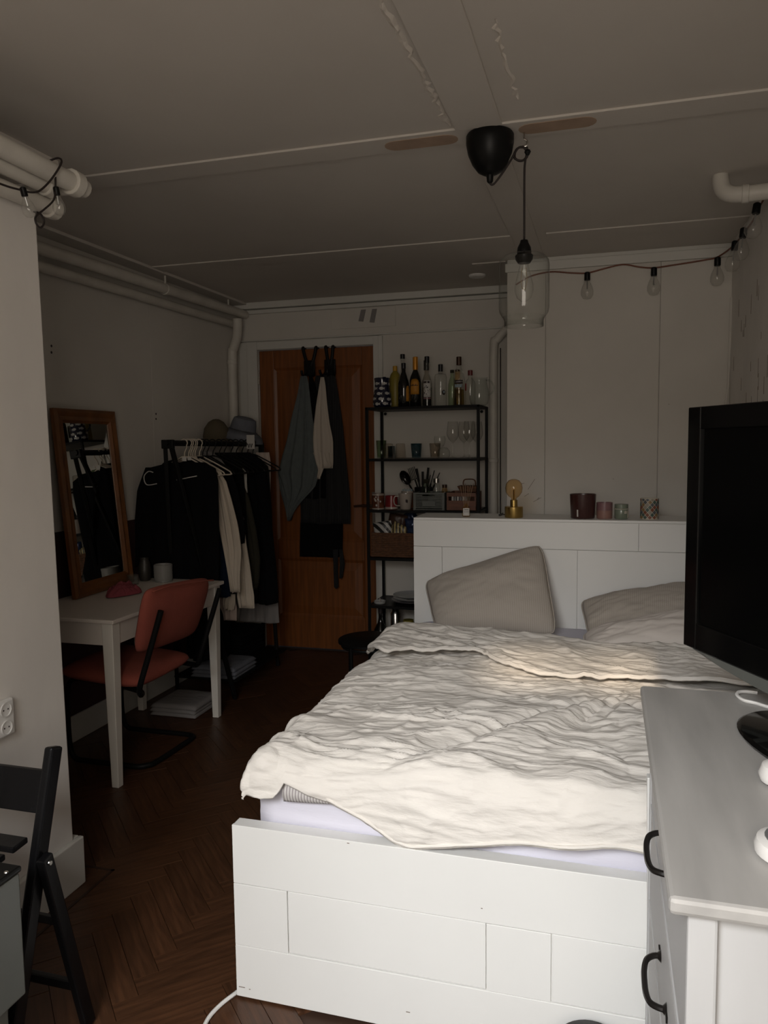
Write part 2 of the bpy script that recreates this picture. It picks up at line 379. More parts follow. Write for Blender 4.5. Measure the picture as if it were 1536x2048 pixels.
# chimney breast on the left, near the camera
wp = B()
n = 12
wbx = struct(B().hexa([(XL, YF, 0), (-1.72, YF, 0), (-1.72, 2.11, 0), (XL, 2.11, 0)], [(XL, YF, 2.262), (-1.722, YF, 2.262), (-1.722, 2.078, 2.262), (XL, 2.078, 2.262)]).build('wall_pillar', 'wall_rough', bevel=.006))
struct(B().box(-1.72, -1.700, YF, 2.135, 0, 0.165).box(XL + .015, -1.7205, 2.11, 2.135, 0, 0.165).build('baseboard_pillar', 'trim_paint', bevel=.004))
# wall behind the bed (boxed-out part) with three boards
wk = struct(B().box(-0.55, XR, YK + .012, YB, 0, ZC).build('wall_bed', 'wall_paint'))
for x0, x1 in [(-0.55, -0.339), (-0.336, 0.259), (0.262, XR)]: panel('wall_board', wk, 'wall_paint', x0, x1, YK, YK + .012, 0, 2.43, .002)
b = B(); rr = random.Random(2)
for (x, z, l, a) in [(-.43, 1.22, .07, 1.0), (-.45, 1.18, .03, .6), (-.40, 1.15, .05, .5), (-.47, 1.25, .02, .3), (-.38, 1.16, .02, .9), (.31, 1.68, .006, 0), (.03, 1.28, .006, 0)]:
    b.bar((x, YK - .0003, z), (x + l * math.cos(a), YK - .0003, z + l * math.sin(a)), .0022, .0022, (0, 1, 0))
b.build('wall_scuff', 'peel_dark', wk)
struct(B().box(-0.56, XR, YK - .012, YK + .012, 2.4302, 2.478).box(-0.55, XR, YK, YK + .012, 2.478, ZC).build('trim_bed_cornice', 'trim_paint', bevel=.003))
# right wall with peeling paint
wr = struct(B().box(XR, XR + .1, YF, YB, 0, ZC).build('wall_right', 'wall_rough'))
for i in range(26):
    y = rr.uniform(3.0, 4.35); z = rr.choice([rr.uniform(1.55, 1.85), rr.uniform(1.9, 2.1), rr.uniform(1.6, 1.75)]); h = rr.uniform(.02, .09); w = rr.uniform(.002, .006)
    B().hexa([(XR + .001, y - w, z), (XR + .001, y + w, z), (XR - .0012, y + w * .6, z), (XR - .0012, y - w * .6, z)],
             [(XR + .001, y - w * .4, z + h), (XR + .001, y + w * .5, z + h), (XR - .0012, y + w * .3, z + h), (XR - .0012, y - w * .2, z + h)]).build('paint_crack', 'peel_dark', wr)
b = B().tube(smooth_pts([(XR - .004, 4.405, 2.22), (XR - .006, 4.40, 1.95), (XR - .012, 4.39, 1.75), (XR - .03, 4.38, 1.60), (XR - .035, 4.36, 1.50)]), .006, 6)
b.build('corner_tape', 'wall_paint', wr)
# far wall with the door
DX0, DX1, DZ = -2.42, -1.552, 2.168
wbk = B(); wbk.box(XL - .1, DX0, YB, YB + .1, 0, ZC).box(DX1, XR + .1, YB, YB + .1, 0, ZC).box(DX0, DX1, YB, YB + .1, DZ, ZC)
wb = struct(wbk.build('wall_back', 'wall_paint'))
struct(B().box(XL, -0.55, YB - .022, YB, 2.232, 2.242).build('trim_back_rail', 'trim_paint', bevel=.003))
struct(B().box(XL, -0.55, YB - .03, YB, 2.425, 2.452).box(XL, -0.55, YB - .06, YB, 2.456, ZC).build('trim_back_cornice', 'trim_paint', bevel=.003))
hx = B(); hx.box(-1.861, -1.394, YB - .006, YB, 2.288, 2.420)
h_ = hx.build('hatch_panel', 'wall_paint', wb, bevel=.002)
for x, l in [(-1.66, .05), (-1.58, .085)]:
    B().hexa([(x, YB - .0075, 2.35 - l / 3), (x + .035, YB - .0075, 2.345 - l / 3), (x + .035, YB - .006, 2.345 - l / 3), (x, YB - .006, 2.35 - l / 3)],
             [(x + .02, YB - .0075, 2.41), (x + .055, YB - .0075, 2.41), (x + .055, YB - .006, 2.41), (x + .02, YB - .006, 2.41)]).build('tape_residue', 'grey_cloth', wb)
# casing and door
struct(B().box(-2.56, DX0 - .002, YB - .025, YB, 0, 2.225).box(DX1 + .002, -1.487, YB - .025, YB, 0, 2.225).box(DX0 - .002, DX1 + .002, YB - .025, YB, DZ + .002, 2.225)
       .box(-2.50, DX0 - .002, YB - .032, YB - .025, 0, DZ + .06).box(DX1 + .002, -1.512, YB - .032, YB - .025, 0, DZ + .06).build('trim_door_casing', 'trim_paint', bevel=.003))
struct(B().box(-1.487, -0.86, YB - .012, YB, 0, 0.13).build('baseboard_back', 'trim_paint', bevel=.003))
dr = struct(B().box(DX0 + .004, DX1 - .004, YB + .008, YB + .045, 0.01, DZ - .004).build('door_1', 'door_wood', bevel=.002))
yd = YB + .008
for (x0, x1, z0, z1, nm) in [(DX0 + .006, -2.305, .012, DZ - .006, 'stile'), (-1.640, DX1 - .006, .012, DZ - .006, 'stile'), (-2.303, -1.642, 2.035, DZ - .006, 'rail'),
                             (-2.303, -1.642, .665, .80, 'rail'), (-2.303, -1.642, .012, .245, 'rail')]:
    panel(nm, dr, 'door_wood', x0, x1, yd - .010, yd, z0, z1, .003)
for (z0, z1) in [(.245, .665), (.80, 2.035)]:
    b = B(); x0, x1 = -2.303, -1.642; i1, i2 = .012, .075
    def rect(i, y): return [(x0 + i, y, z0 + i), (x1 - i, y, z0 + i), (x1 - i, y, z1 - i), (x0 + i, y, z1 - i)]
    R_ = [rect(0, yd - .009), rect(i1, yd - .003), rect(i1 + .006, yd - .001), rect(i2, yd - .008)]
    V = sum(R_, []); F = [(k * 4 + i, k * 4 + (i + 1) % 4, k * 4 + 4 + (i + 1) % 4, k * 4 + 4 + i) for k in range(3) for i in range(4)] + [(12, 13, 14, 15)]
    b.add(V, F).build('door_panel', 'door_wood', dr)
hp = B().box(-1.580, -1.552, yd - .014, yd - .010, .92, 1.155).build('lock_plate', 'steel', dr, bevel=.003)
B().tube([(-1.566, yd - .012, 1.06), (-1.566, yd - .05, 1.06)], .009, 10).build('handle_spindle', 'steel', hp, smooth=True)
B().tube(smooth_pts([(-1.560, yd - .052, 1.060), (-1.60, yd - .056, 1.061), (-1.65, yd - .056, 1.060), (-1.700, yd - .052, 1.056)]), [.010] * 12 + [.008] * 7, 10).build('handle', 'cap_brown', hp, smooth=True, label='brown door lever')
for z in (1.97, .25): B().lathe([(.007, 0), (.007, .09)], (DX0 + .002, YB - .012, z - .045), 10).build('hinge', 'steel', dr)
struct(B().box(DX0, DX1, YB - .005, YB + .06, -.007, .006).build('trim_threshold', 'dark_inlay', bevel=.002))
# wall behind the camera with the window that lights the room
wf = B(); WX0, WX1, WZ0, WZ1 = -0.75, 0.45, 0.95, 2.42
wf.box(XL - .1, WX0, YF - .1, YF, 0, ZC).box(WX1, XR + .1, YF - .1, YF, 0, ZC).box(WX0, WX1, YF - .1, YF, 0, WZ0).box(WX0, WX1, YF - .1, YF, WZ1, ZC)
struct(wf.build('wall_front', 'wall_paint'))
w1 = B()
for x0, x1, z0, z1 in [(WX0, WX0 + .05, WZ0, WZ1), (WX1 - .05, WX1, WZ0, WZ1), (WX0, WX1, WZ0, WZ0 + .05), (WX0, WX1, WZ1 - .05, WZ1), (-.125, -.075, WZ0, WZ1)]: w1.box(x0, x1, YF - .08, YF - .03, z0, z1)
win = struct(w1.build('window_1', 'trim_paint', bevel=.003))
B().box(WX0 - .05, WX1 + .05, YF, YF + .10, WZ0 - .03, WZ0).build('window_sill', 'trim_paint', win, bevel=.004)
bl = B(); SLZ0, SLZ1, SLX0, SLX1 = 2.205, 2.300, -.38, .18
bl.box(WX0, WX1, YF - .028, YF - .024, WZ0, SLZ0).box(WX0, WX1, YF - .028, YF - .024, SLZ1, WZ1).box(WX0, SLX0, YF - .028, YF - .024, SLZ0, SLZ1).box(SLX1, WX1, YF - .028, YF - .024, SLZ0, SLZ1)
bl.build('sun_slit_mask', 'label_white', win)  # unseen screen, added so its slit trims the sun to a streak on the duvet
# ceiling battens: front edges catch the daylight
def rough_strip(name, p, q, w, seed, m='plaster_ridge'):
    rg = random.Random(seed); P0, P1 = Vector(p), Vector(q); d = (P1 - P0); L_ = d.length; d.normalize(); s_ = Vector((-d.y, d.x, 0)); V = []; F = []; n_ = int(L_ / .02)
    for i in range(n_ + 1):
        c = P0 + d * (L_ * i / n_); j = s_ * rg.uniform(-.006, .006); ww = w * rg.uniform(.2, 1.0); hh = rg.uniform(.002, .006)
        V += [c + j - s_ * ww, c + j + Vector((0, 0, -hh)), c + j + s_ * ww]
    for i in range(n_): F += [(3 * i, 3 * i + 3, 3 * i + 4, 3 * i + 1), (3 * i + 1, 3 * i + 4, 3 * i + 5, 3 * i + 2)]
    return B().add(V, F).build(name, m, None, kind='structure')
t1 = struct(B().box(XL, XR, 2.553, 2.680, ZC - .008, ZC).build('trim_1', 'ceiling_paint', bevel=.002))
t2 = struct(B().box(XL, -0.46, 3.905, 4.03, ZC - .007, ZC).box(-0.30, XR, 3.915, 4.035, ZC - .007, ZC).build('trim_2', 'ceiling_paint', bevel=.002))
t3 = struct(B().box(-0.485, -0.335, YF, 2.553, ZC - .011, ZC).box(-0.47, -0.345, 2.68, YK - .03, ZC - .009, ZC).build('trim_3', 'ceiling_paint', bevel=.002))
t4 = struct(B().box(-0.75, -0.56, 4.43, 4.50, ZC - .007, ZC).build('trim_4', 'ceiling_paint', bevel=.002))
rough_strip('trim_5', (-.525, 1.2, ZC), (-.50, 2.53, ZC), .016, 3); rough_strip('trim_6', (-.275, 1.95, ZC), (-.272, 2.40, ZC), .010, 4)
struct(B().box(XL, XL + .11, 2.14, YB - .06, ZC - .016, ZC).build('trim_7', 'ceiling_paint', bevel=.002))
def stadium(x0, x1, y0, y1, z, h, left=True, right=True):
    r = (y1 - y0) / 2; cy = (y0 + y1) / 2; P = []
    for k in range(9): a = -math.pi / 2 + math.pi * k / 8; P.append((x1 + (r * math.cos(a) if right else 0), cy + r * math.sin(a)))
    for k in range(9): a = math.pi / 2 + math.pi * k / 8; P.append((x0 + (r * math.cos(a) if left else 0), cy + r * math.sin(a)))
    return B().prism_z(P, z - h, z)
stadium(-.70, -.53, 2.578, 2.66, ZC - .008, .0015).build('filled_patch', 'bare_filler', t1, label='bare brown filler patch left of the lamp')
stadium(-.25, -.085, 2.575, 2.655, ZC - .008, .0015).build('filled_patch', 'bare_filler', t1, label='bare brown filler patch right of the lamp')
B().lathe([(.05, 0), (.05, -.008), (.042, -.014), (.03, -.014)], (-.77, 4.74, ZC), 24).build('smoke_detector_disc', 'white_plastic').location.z
tag(bpy.data.objects['smoke_detector_disc'], 'flat white round disc on the ceiling above the shelf', 'ceiling disc')
bpy.data.objects['smoke_detector_disc'].name = 'ceiling_disc'
# ------------------------------------------------------------------ pipes
def pipe_thing(label, runs, collars, group=None, name='heating_pipe'):
    t = thing(name, label, 'pipe', runs[0][0][0], group)
    for pts, r in runs: B().tube(smooth_pts(pts, 5) if len(pts) > 2 else pts, r, 14).build('pipe_run', 'pipe_paint', t, smooth=True)
    for p, q, r in collars: B().tube([p, q], r, 14).build('collar', 'pipe_paint', t, smooth=True, bevel=.003)
    return t
pipe_thing('upper white pipe along the left wall under the ceiling', [([(-2.50, 2.12, 2.385), (-2.50, 5.11, 2.420)], .030)], [((-2.50, 4.06, 2.405), (-2.50, 4.09, 2.405), .034), ((-2.50, 4.075, 2.42), (-2.50, 4.075, ZC - .016), .006), ((-2.50, 4.86, 2.42), (-2.50, 4.86, ZC - .016), .006)])
pipe_thing('lower white pipe along the left wall beneath the upper one', [([(-2.54, 2.12, 2.318), (-2.54, 5.06, 2.343)], .026)], [((-2.54, 5.04, 2.343), (-2.54, 5.075, 2.343), .031)])
pipe_thing('white vertical pipe with a bend in the left corner by the door', [([(-2.47, 4.93, 2.365), (-2.475, 4.94, 2.30), (-2.495, 4.96, 2.235), (-2.53, 4.98, 2.17), (-2.545, 4.985, 2.10), (-2.547, 4.985, 1.5), (-2.547, 4.985, .14)], .032)], [((-2.547, 4.985, 2.06), (-2.547, 4.985, 2.09), .035)])
pipe_thing('white pipe with a bend in the corner right of the shelf', [([(-.585, 5.06, 2.42), (-.59, 5.06, 2.31), (-.625, 5.06, 2.23), (-.69, 5.06, 2.155), (-.715, 5.06, 2.09), (-.717, 5.06, 1.5), (-.717, 5.06, .0)], .027)], [((-.717, 5.06, 1.36), (-.717, 5.06, 1.385), .032)])
B().tube([(-.676, 5.09, 2.10), (-.676, 5.09, .01)], .0035, 6).build('corner_cable', 'dark_wire'); tag(bpy.data.objects['corner_cable'], 'thin dark cable running down beside the corner pipe', 'cable')
pipe_thing('thick white capped pipe on the chimney breast near the ceiling', [([(-1.62, YF + .05, 2.365), (-1.62, 2.13, 2.310)], .030)], [((-1.62, 2.11, 2.311), (-1.62, 2.15, 2.310), .040), ((-1.62, 2.15, 2.310), (-1.62, 2.185, 2.308), .028), ((-1.62, 2.13, 2.305), (-1.78, 2.14, 2.305), .027)])
pipe_thing('middle white pipe on the chimney breast', [([(-1.665, YF + .05, 2.30), (-1.665, 2.07, 2.285)], .024)], [((-1.665, 2.05, 2.285), (-1.665, 2.085, 2.285), .031)])
pipe_thing('lowest white pipe on the chimney breast above the plaster', [([(-1.690, YF + .05, 2.215), (-1.690, 2.10, 2.235)], .025)], [((-1.690, 2.09, 2.235), (-1.690, 2.13, 2.236), .033)])
pipe_thing('white elbow pipe coming out of the ceiling at right', [([(.405, 3.31, 2.502), (.406, 3.30, 2.47), (.415, 3.285, 2.435), (.44, 3.27, 2.415), (.48, 3.26, 2.408), (.55, 3.25, 2.407), (XR, 3.24, 2.407)], .030)], [((.475, 3.26, 2.408), (.50, 3.257, 2.4075), .034)])
struct(B().box(XL + .112, -1.886, YF, 2.405, ZC - .014, ZC).build('trim_8', 'ceiling_paint', bevel=.002))
# ------------------------------------------------------------------ bed
bed = thing('bed', 'white panelled bed frame with tall headboard', 'bed', (-.2, 2.7, 0))
BX0, BX1, FY = -.942, .52, 1.765
def bp(name, x0, x1, y0, y1, z0, z1, bv=.0025): return B().box(x0, x1, y0, y1, z0, z1).build(name, 'bed_white', bed, bevel=bv)
fb = bp('footboard', BX0, BX1, FY + .008, FY + .045, 0.004, .484)
def fp(x0, x1, z0, z1, d=0.0): B().box(x0, x1, FY + d, FY + .010, z0, z1).build('panel', 'bed_white', fb, bevel=.0012)
g = .0008
fp(BX0, BX1, .324 + g, .485); fp(BX0, -.789, .151 + g, .324 - g); fp(-.786, -.268 - g, .1545, .324 - g, .0012); fp(-.268 + g, -.1135, .151 + g, .324 - g)
fp(-.1105, BX1, .1535, .324 - g, .0012); fp(BX0, BX1, .006, .151)
for (x, z, l) in [(-.935, .032, .018), (-.62, .478, .006), (-.905, .03, .004), (-.47, .055, .01), (-.28, .36, .004)]:
    B().box(x, x + l, FY - .0006, FY + .001, z, z + .0018).build('scuff_mark', 'peel_dark', fb)
HY = 3.78
hb = bp('headboard', BX0, BX1, HY + .010, HY + .28, 0.004, 1.100)
def hp_(x0, x1, z0, z1): B().box(x0, x1, HY, HY + .011, z0, z1).build('panel', 'bed_white', hb, bevel=.0012)
bp('headboard_top', BX0, BX1, HY, HY + .28, 1.1003, 1.113)
hp_(BX0, .146 - g, .967 + g, 1.100); hp_(.146 + g, BX1, .967 + g, 1.100); hp_(BX0, -.795 - g, .2, .967 - g); hp_(-.795 + g, -.132 - g, .2, .967 - g); hp_(-.132 + g, BX1, .2, .967 - g)
bp('side_rail', BX0, BX0 + .025, FY + .045, HY, .02, .40); bp('side_rail', BX1 - .025, BX1, FY + .045, HY, .02, .40); bp('slat_base', BX0 + .026, BX1 - .026, FY + .046, HY, .33, .36)
# mattress with fitted sheet
nx, ny = 60, 70
def rounded_block(x0, x1, y0, y1, z0, z1, r, name, m, wr=.0):
    """puffy block with rounded edges, fine enough for sheet creases"""
    b = bmesh.new(); bmesh.ops.create_cube(b, size=1.0)
    bmesh.ops.subdivide_edges(b, edges=b.edges[:], cuts=22, use_grid_fill=True)
    V = np.array([v.co[:] for v in b.verts]); S = np.array([x1 - x0, y1 - y0, z1 - z0]); C_ = np.array([(x0 + x1) / 2, (y0 + y1) / 2, (z0 + z1) / 2])
    P = V * S; core = np.clip(P, -S / 2 + r, S / 2 - r); d = P - core; L_ = np.linalg.norm(d, axis=1, keepdims=True); L_[L_ == 0] = 1
    Pn = core + d / L_ * np.minimum(L_, r); Pn = np.where(L_ > r, core + d / L_ * r, P) + C_
    if wr:
        fr = np.clip((y0 + .05 - Pn[:, 1]) / .05, 0, 1)
        Pn[:, 1] += wr * fr * fbm(Pn[:, 0] * 3, Pn[:, 2] * 45, 3)
    for v, p in zip(b.verts, Pn): v.co = p
    bb = B(); b.verts.index_update(); bb.v = [tuple(v.co) for v in b.verts]; bb.f = [tuple(v.index for v in f.verts) for f in b.faces]; b.free()
    return bb.build(name, m, None, smooth='all')
mt = rounded_block(-.905, .495, 1.822, 3.775, .362, .600, .045, 'mattress', 'sheet', .006)
tag(mt, 'mattress in a pale lilac fitted sheet', 'mattress')
# ------------------------------------------------------------------ duvet
def wrapc(s, r):
    """arc-length s measured inward from the edge line; returns (inset, drop): s<0 hangs down"""
    th = np.clip((r - s) / r, 0, math.pi / 2)
    inset = np.where(s >= r, s, r - r * np.sin(th)); drop = np.where(s >= r, 0, r - r * np.cos(th))
    ex = np.maximum(r - r * math.pi / 2 - s, 0); return inset, drop + ex
def ridge(x, y, seed): return (1 - np.abs(vnoise(x, y, seed))) ** 3
def wrinkle(s, t):
    w1 = fbm(s * 1.6 + 3, t * 3.1, 5, 2) * .09; w2 = fbm(s * 2.4, t * 2.6 + 9, 8, 2) * .075
    k1 = .20 * fbm(s * 1.1, t * 1.1, 15, 2)
    a = ridge((s + w1) * 5.5, (t + w2 + s * .10) * 21, 11); c = ridge((s + w1 * .8) * 9, (t + w2 * .8 - s * .16) * 36, 23)
    e = ridge((s + w1) * 3.2, (t + w2 + s * .25) * 11, 41); f = ridge((s + w2 * .5) * 15, (t + w1 * .4 + s * .05) * 55, 57); d = fbm((s + w2) * 2.6, (t + w1) * 6.0, 31, 2)
    env = .55 + .45 * np.clip(.5 + fbm(s * 2.3, t * 2.9, 63, 2), 0, 1)
    return env * (.0088 * (a - .35) + .0066 * (c - .35) + .0042 * (f - .35)) + .009 * (e - .35) + .007 * d
def duvet_mesh():
    nu, nv = 340, 330
    XLd, XRd, Yd0, Yd1 = -.912, .53, 1.778, 3.05
    U = np.linspace(-.045, XRd - XLd, nu)[:, None] * np.ones((1, nv)); r = .075
    hemx = [-.96, -.90, -.86, -.825, -.807, -.795, -.73, -.663, -.585, -.497, -.452, -.363, -.239, -.12, 0, .1, .6]
    hemz = [.575, .556, .546, .552, .575, .598, .582, .562, .520, .468, .460, .478, .502, .518, .528, .525, .525]
    xs = XLd + np.maximum(U[:, 0], 0); ztop = .660
    hang = ztop - np.interp(xs, hemx, hemz) - (r - r) 
    smin = r - r * math.pi / 2 - np.maximum(hang - r, -.04)
    vv = np.linspace(0, 1, nv) ** 1.0
    T = smin[:, None] + (Yd1 - Yd0 - smin[:, None]) * vv[None, :]
    inx, dx = wrapc(U, r); iny, dy = wrapc(T, r)
    X = XLd + inx; Y = Yd0 + iny
    D = np.sqrt(dx ** 2 + dy ** 2) if False else np.maximum(dx, dy) + .35 * np.minimum(dx, dy)
    # loft of the filling, lower toward the foot on the right
    Z = ztop - D + .022 * np.sin(np.clip((X + .95) / 1.47, 0, 1) * math.pi) + .014 * fbm(X * 2.2, Y * 2.2, 77, 2) - .012 * np.clip((Y - 2.5) / .2, 0, 1)
    corner = np.exp(-(((X + .90) / .11) ** 2 + ((Y - 1.83) / .13) ** 2)); Z = Z + .025 * corner; X = X + .006 * corner; Y = Y - .012 * corner
    # diagonal drag folds running to the head-end right
    px, py = .10, 2.50; a = np.arctan2(-(X - px), -(Y - py) * 1.0); rho = np.hypot(X - px, Y - py)
    win = np.clip(rho / .25, 0, 1) * np.clip((1.25 - rho) / .5, 0, 1) * np.clip((a + .5) / .4, 0, 1) * np.clip((2.2 - a) / .5, 0, 1)
    rad = np.abs(vnoise(a * 4.6 + .35 * fbm(X * 3, Y * 3, 5, 2), rho * 1.1, 51)); h = win * .034 * (rad - .25)
    knot = np.exp(-(((X - .05) / .22) ** 2 + ((Y - 2.38) / .16) ** 2)); h = h + knot * .02 * np.abs(vnoise(X * 16 + Y * 9, Y * 12 - X * 6, 61))
    h = h + wrinkle(U, T) * (1 - .35 * np.clip(dy / .08, 0, 1))
    # bunched roll at the front-left corner
    cr = np.exp(-(((X + .83) / .13) ** 2 + ((Y - 1.80) / .10) ** 2)); h = h + cr * .016 * (np.abs(vnoise(X * 14, Z * 17 + Y * 6, 71)) - .1)
    P = np.stack([X, Y, Z], -1)
    n = np.cross(np.gradient(P, axis=0), np.gradient(P, axis=1)); n /= np.linalg.norm(n, axis=-1, keepdims=True) + 1e-9
    n = np.where(n[..., 2:3] < -.2, -n, n)
    P = P + n * h[..., None]
    P[..., 2] = np.maximum(P[..., 2], np.where(P[..., 1] > 1.83, .604, .45))
    lc = P[..., 0] < -.80; zc_ = np.maximum(P[..., 2], .553); P[..., 2] = np.where(lc, zc_, P[..., 2]); P[..., 0] = np.where(P[..., 2] < .575, np.maximum(P[..., 0], -.915), P[..., 0])
    P[..., 1] = np.where(P[..., 2] < .60, np.minimum(P[..., 1], 1.812), P[..., 1])
    return P
P = duvet_mesh()
dv = grid_build(P, 'duvet', 'duvet', None, solid=.007)
tag(dv, 'rumpled cream muslin duvet turned back across the bed', 'duvet')
ORG[dv.name] = Vector(dv.location)
hm = B().tube([tuple(P[i, 1] + np.array((0, -.003, .003))) for i in range(64, 340, 2)], .0045, 6).build('hem', 'duvet', dv, smooth='all')
# striped underside showing below the bunched corner
us = []
for i in range(24):
    f_ = i / 23; x = -.806 + .15 * f_; col_ = []
    zb, zt = .551 + .010 * f_, .606 - .036 * f_
    for j in range(8):
        tt = j / 7; col_.append((x, 1.800 - .010 * math.sin(tt * math.pi), zb + (zt - zb) * tt))
    us.append(col_)
grid_build(np.array(us), 'striped_underside', 'ticking', dv, solid=.004, label='fine grey striped lining peeking out')
# turned-back flap
def flap_mesh():
    nu, nv = 230, 110
    xs = np.linspace(-.912, .555, nu); ex = [-.96, -.90, -.854, -.796, -.72, -.64, -.54, -.447, -.35, -.245, -.16, -.079, .113, .3, .56]
    ey = [2.92, 2.86, 2.79, 2.72, 2.79, 2.82, 2.83, 2.80, 2.71, 2.62, 2.60, 2.605, 2.62, 2.63, 2.64]
    bx = [-.96, -.85, -.63, -.42, -.21, -.09, .1, .56]; by = [3.08, 3.13, 3.14, 3.11, 3.05, 3.00, 3.00, 3.02]
    yf = np.interp(xs, ex, ey) + .006 * np.sin(xs * 40); yb = np.interp(xs, bx, by)
    k = np.ones(7) / 7; yf[3:-3] = np.convolve(yf, k, 'valid')
    V_ = np.linspace(0, 1.28, nv)
    X = xs[:, None] * np.ones((1, nv)); vv = V_[None, :] * np.ones((nu, 1))
    Lr = (yb - yf)[:, None]; Y = yf[:, None] + Lr * np.minimum(vv, 1)
    base = .703 + .004 * np.clip((2.9 - yf) / .3, 0, 1)[:, None]
    Z = base + .010 * np.clip(vv, 0, 1) ** .8 + .009 * fbm(X * 2.4, Y * 3, 90, 2)
    back = np.clip(vv - 1, 0, 1) / .28; Y = Y + .06 * np.sin(back * math.pi / 2); Z = Z - .145 * (1 - np.cos(back * math.pi / 2))
    el = np.clip((-.84 - X) / .075, 0, 1); Z = Z - .06 * el ** 2; er = np.clip((X - .46) / .095, 0, 1); Z = Z - .08 * er ** 2
    h = wrinkle(X * 1.0 + 4, Y * .9 + X * .22) * .95
    lift = np.exp(-((X + .50) / .09) ** 2) * np.clip(1 - vv * 3, 0, 1); Z = Z + .016 * lift
    lift2 = np.exp(-((X + .83) / .06) ** 2) * np.clip(1 - vv * 3, 0, 1); Z = Z + .012 * lift2
    P = np.stack([X, Y, Z], -1); n = np.cross(np.gradient(P, axis=0), np.gradient(P, axis=1)); n /= np.linalg.norm(n, axis=-1, keepdims=True) + 1e-9
    return P + n * h[..., None]
PF = flap_mesh()
fo = grid_build(PF, 'turned_back_flap', 'duvet', dv, solid=.012)
ORG[fo.name] = ORG[dv.name]
B().tube([tuple(PF[i, 1] + np.array((0, -.004, -.002))) for i in range(2, 228, 2)], .006, 6).build('flap_hem', 'duvet', fo, smooth='all')
# ------------------------------------------------------------------ pillows
def pillow(name, label, TL, TR, BR, BL, th, m, seed, bulge=.0):
    TL, TR, BR, BL = [np.array(p, float) for p in (TL, TR, BR, BL)]; n_ = 46
    u = np.linspace(-1, 1, n_)[:, None] * np.ones((1, n_)); v = u.T
    kk = 1 - .07 * (np.abs(u) ** 5) * (np.abs(v) ** 5); eu = u * kk * (1 - .018 * (1 - v ** 2)); ev = v * kk * (1 - .022 * np.cos(u * 2.2) * (1 - u ** 2))
    a = ((eu + 1) / 2)[..., None]; c = ((ev + 1) / 2)[..., None]
    M_ = (BL * (1 - a) + BR * a) * (1 - c) + (TL * (1 - a) + TR * a) * c
    nrm = np.cross(TR - TL, TL - BL); nrm /= np.linalg.norm(nrm)
    if nrm[1] > 0: nrm = -nrm
    prof = np.clip((1 - np.abs(u) ** 2.6), 0, 1) ** .62 * np.clip((1 - np.abs(v) ** 2.6), 0, 1) ** .62
    edge = np.clip(prof * 2, 0, 1); wv = fbm(u * 2.2 + seed, v * 2.2, seed, 3) * .010 * edge + .006 * edge * (np.abs(vnoise(u * 3 + v * 4, v * 5 - u * 6, seed + 5)) - .3)
    f = M_ + nrm * (th * prof + wv)[..., None]; k = M_ - nrm * (th * .75 * prof)[..., None]
    b = B(); nv = n_
    b.v = [tuple(p) for p in f.reshape(-1, 3)] + [tuple(p) for p in k.reshape(-1, 3)]
    q = [(i * nv + j, (i + 1) * nv + j, (i + 1) * nv + j + 1, i * nv + j + 1) for i in range(nv - 1) for j in range(nv - 1)]
    O = n_ * n_; b.f = q + [tuple(O + i for i in reversed(x)) for x in q]
    o = b.build(name, m, None, smooth='all')
    bm = bmesh.new(); bm.from_mesh(o.data); bmesh.ops.remove_doubles(bm, verts=bm.verts, dist=.0008); bmesh.ops.recalc_face_normals(bm, faces=bm.faces); bm.to_mesh(o.data); bm.free()
    tag(o, label, 'pillow', 'pillows on the bed')
    ring = [M_[i, 0] for i in range(n_)] + [M_[n_ - 1, j] for j in range(n_)] + [M_[i, n_ - 1] for i in range(n_ - 1, -1, -1)] + [M_[0, j] for j in range(n_ - 1, -1, -1)]
    pts = [tuple(p) for i, p in enumerate(ring) if i % 2 == 0]
    B().tube(pts, .0035, 5, closed=True).build('piping', m, o, smooth='all')
    return o
pillow('bed_pillow', 'grey-beige pillow standing on its corner against the headboard', (-.868, 3.68, .806), (-.292, 3.715, 1.010), (-.200, 3.46, .622), (-.762, 3.45, .622), .085, 'pillow_cotton', 3)
pillow('bed_pillow', 'grey-beige pillow leaning low behind the white pillow', (-.118, 3.67, .745), (.49, 3.70, .865), (.50, 3.47, .622), (-.07, 3.44, .622), .080, 'pillow_cotton', 7)
pillow('bed_pillow', 'plump off-white pillow lying in front of the leaning one', (-.095, 3.42, .648), (.47, 3.47, .775), (.49, 3.20, .695), (-.08, 3.14, .636), .066, 'pillow_white', 12)
# ------------------------------------------------------------------ chest of drawers
ch = thing('chest_of_drawers', 'white painted chest of drawers with black pull handles beside the bed', 'dresser', (.33, 1.32, 0))
cx0, cx1, cy0, cy1, cz = .075, .560, .905, 1.720, .955
def cb(name, m, *a, bv=.004, par=None): return B().box(*a).build(name, m, par or ch, bevel=bv)
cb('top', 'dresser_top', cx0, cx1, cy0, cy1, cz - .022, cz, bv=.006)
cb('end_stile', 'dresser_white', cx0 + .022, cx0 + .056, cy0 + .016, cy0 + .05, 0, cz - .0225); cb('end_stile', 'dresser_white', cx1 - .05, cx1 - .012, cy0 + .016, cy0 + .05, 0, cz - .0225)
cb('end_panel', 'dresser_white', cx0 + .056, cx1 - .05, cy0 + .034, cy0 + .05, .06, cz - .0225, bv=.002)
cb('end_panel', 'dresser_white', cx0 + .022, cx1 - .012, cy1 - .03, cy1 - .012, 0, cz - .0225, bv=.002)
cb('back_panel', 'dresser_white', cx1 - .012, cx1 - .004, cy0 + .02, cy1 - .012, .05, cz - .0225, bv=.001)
zs = [(.705, .925), (.49, .698), (.275, .483), (.085, .268)]
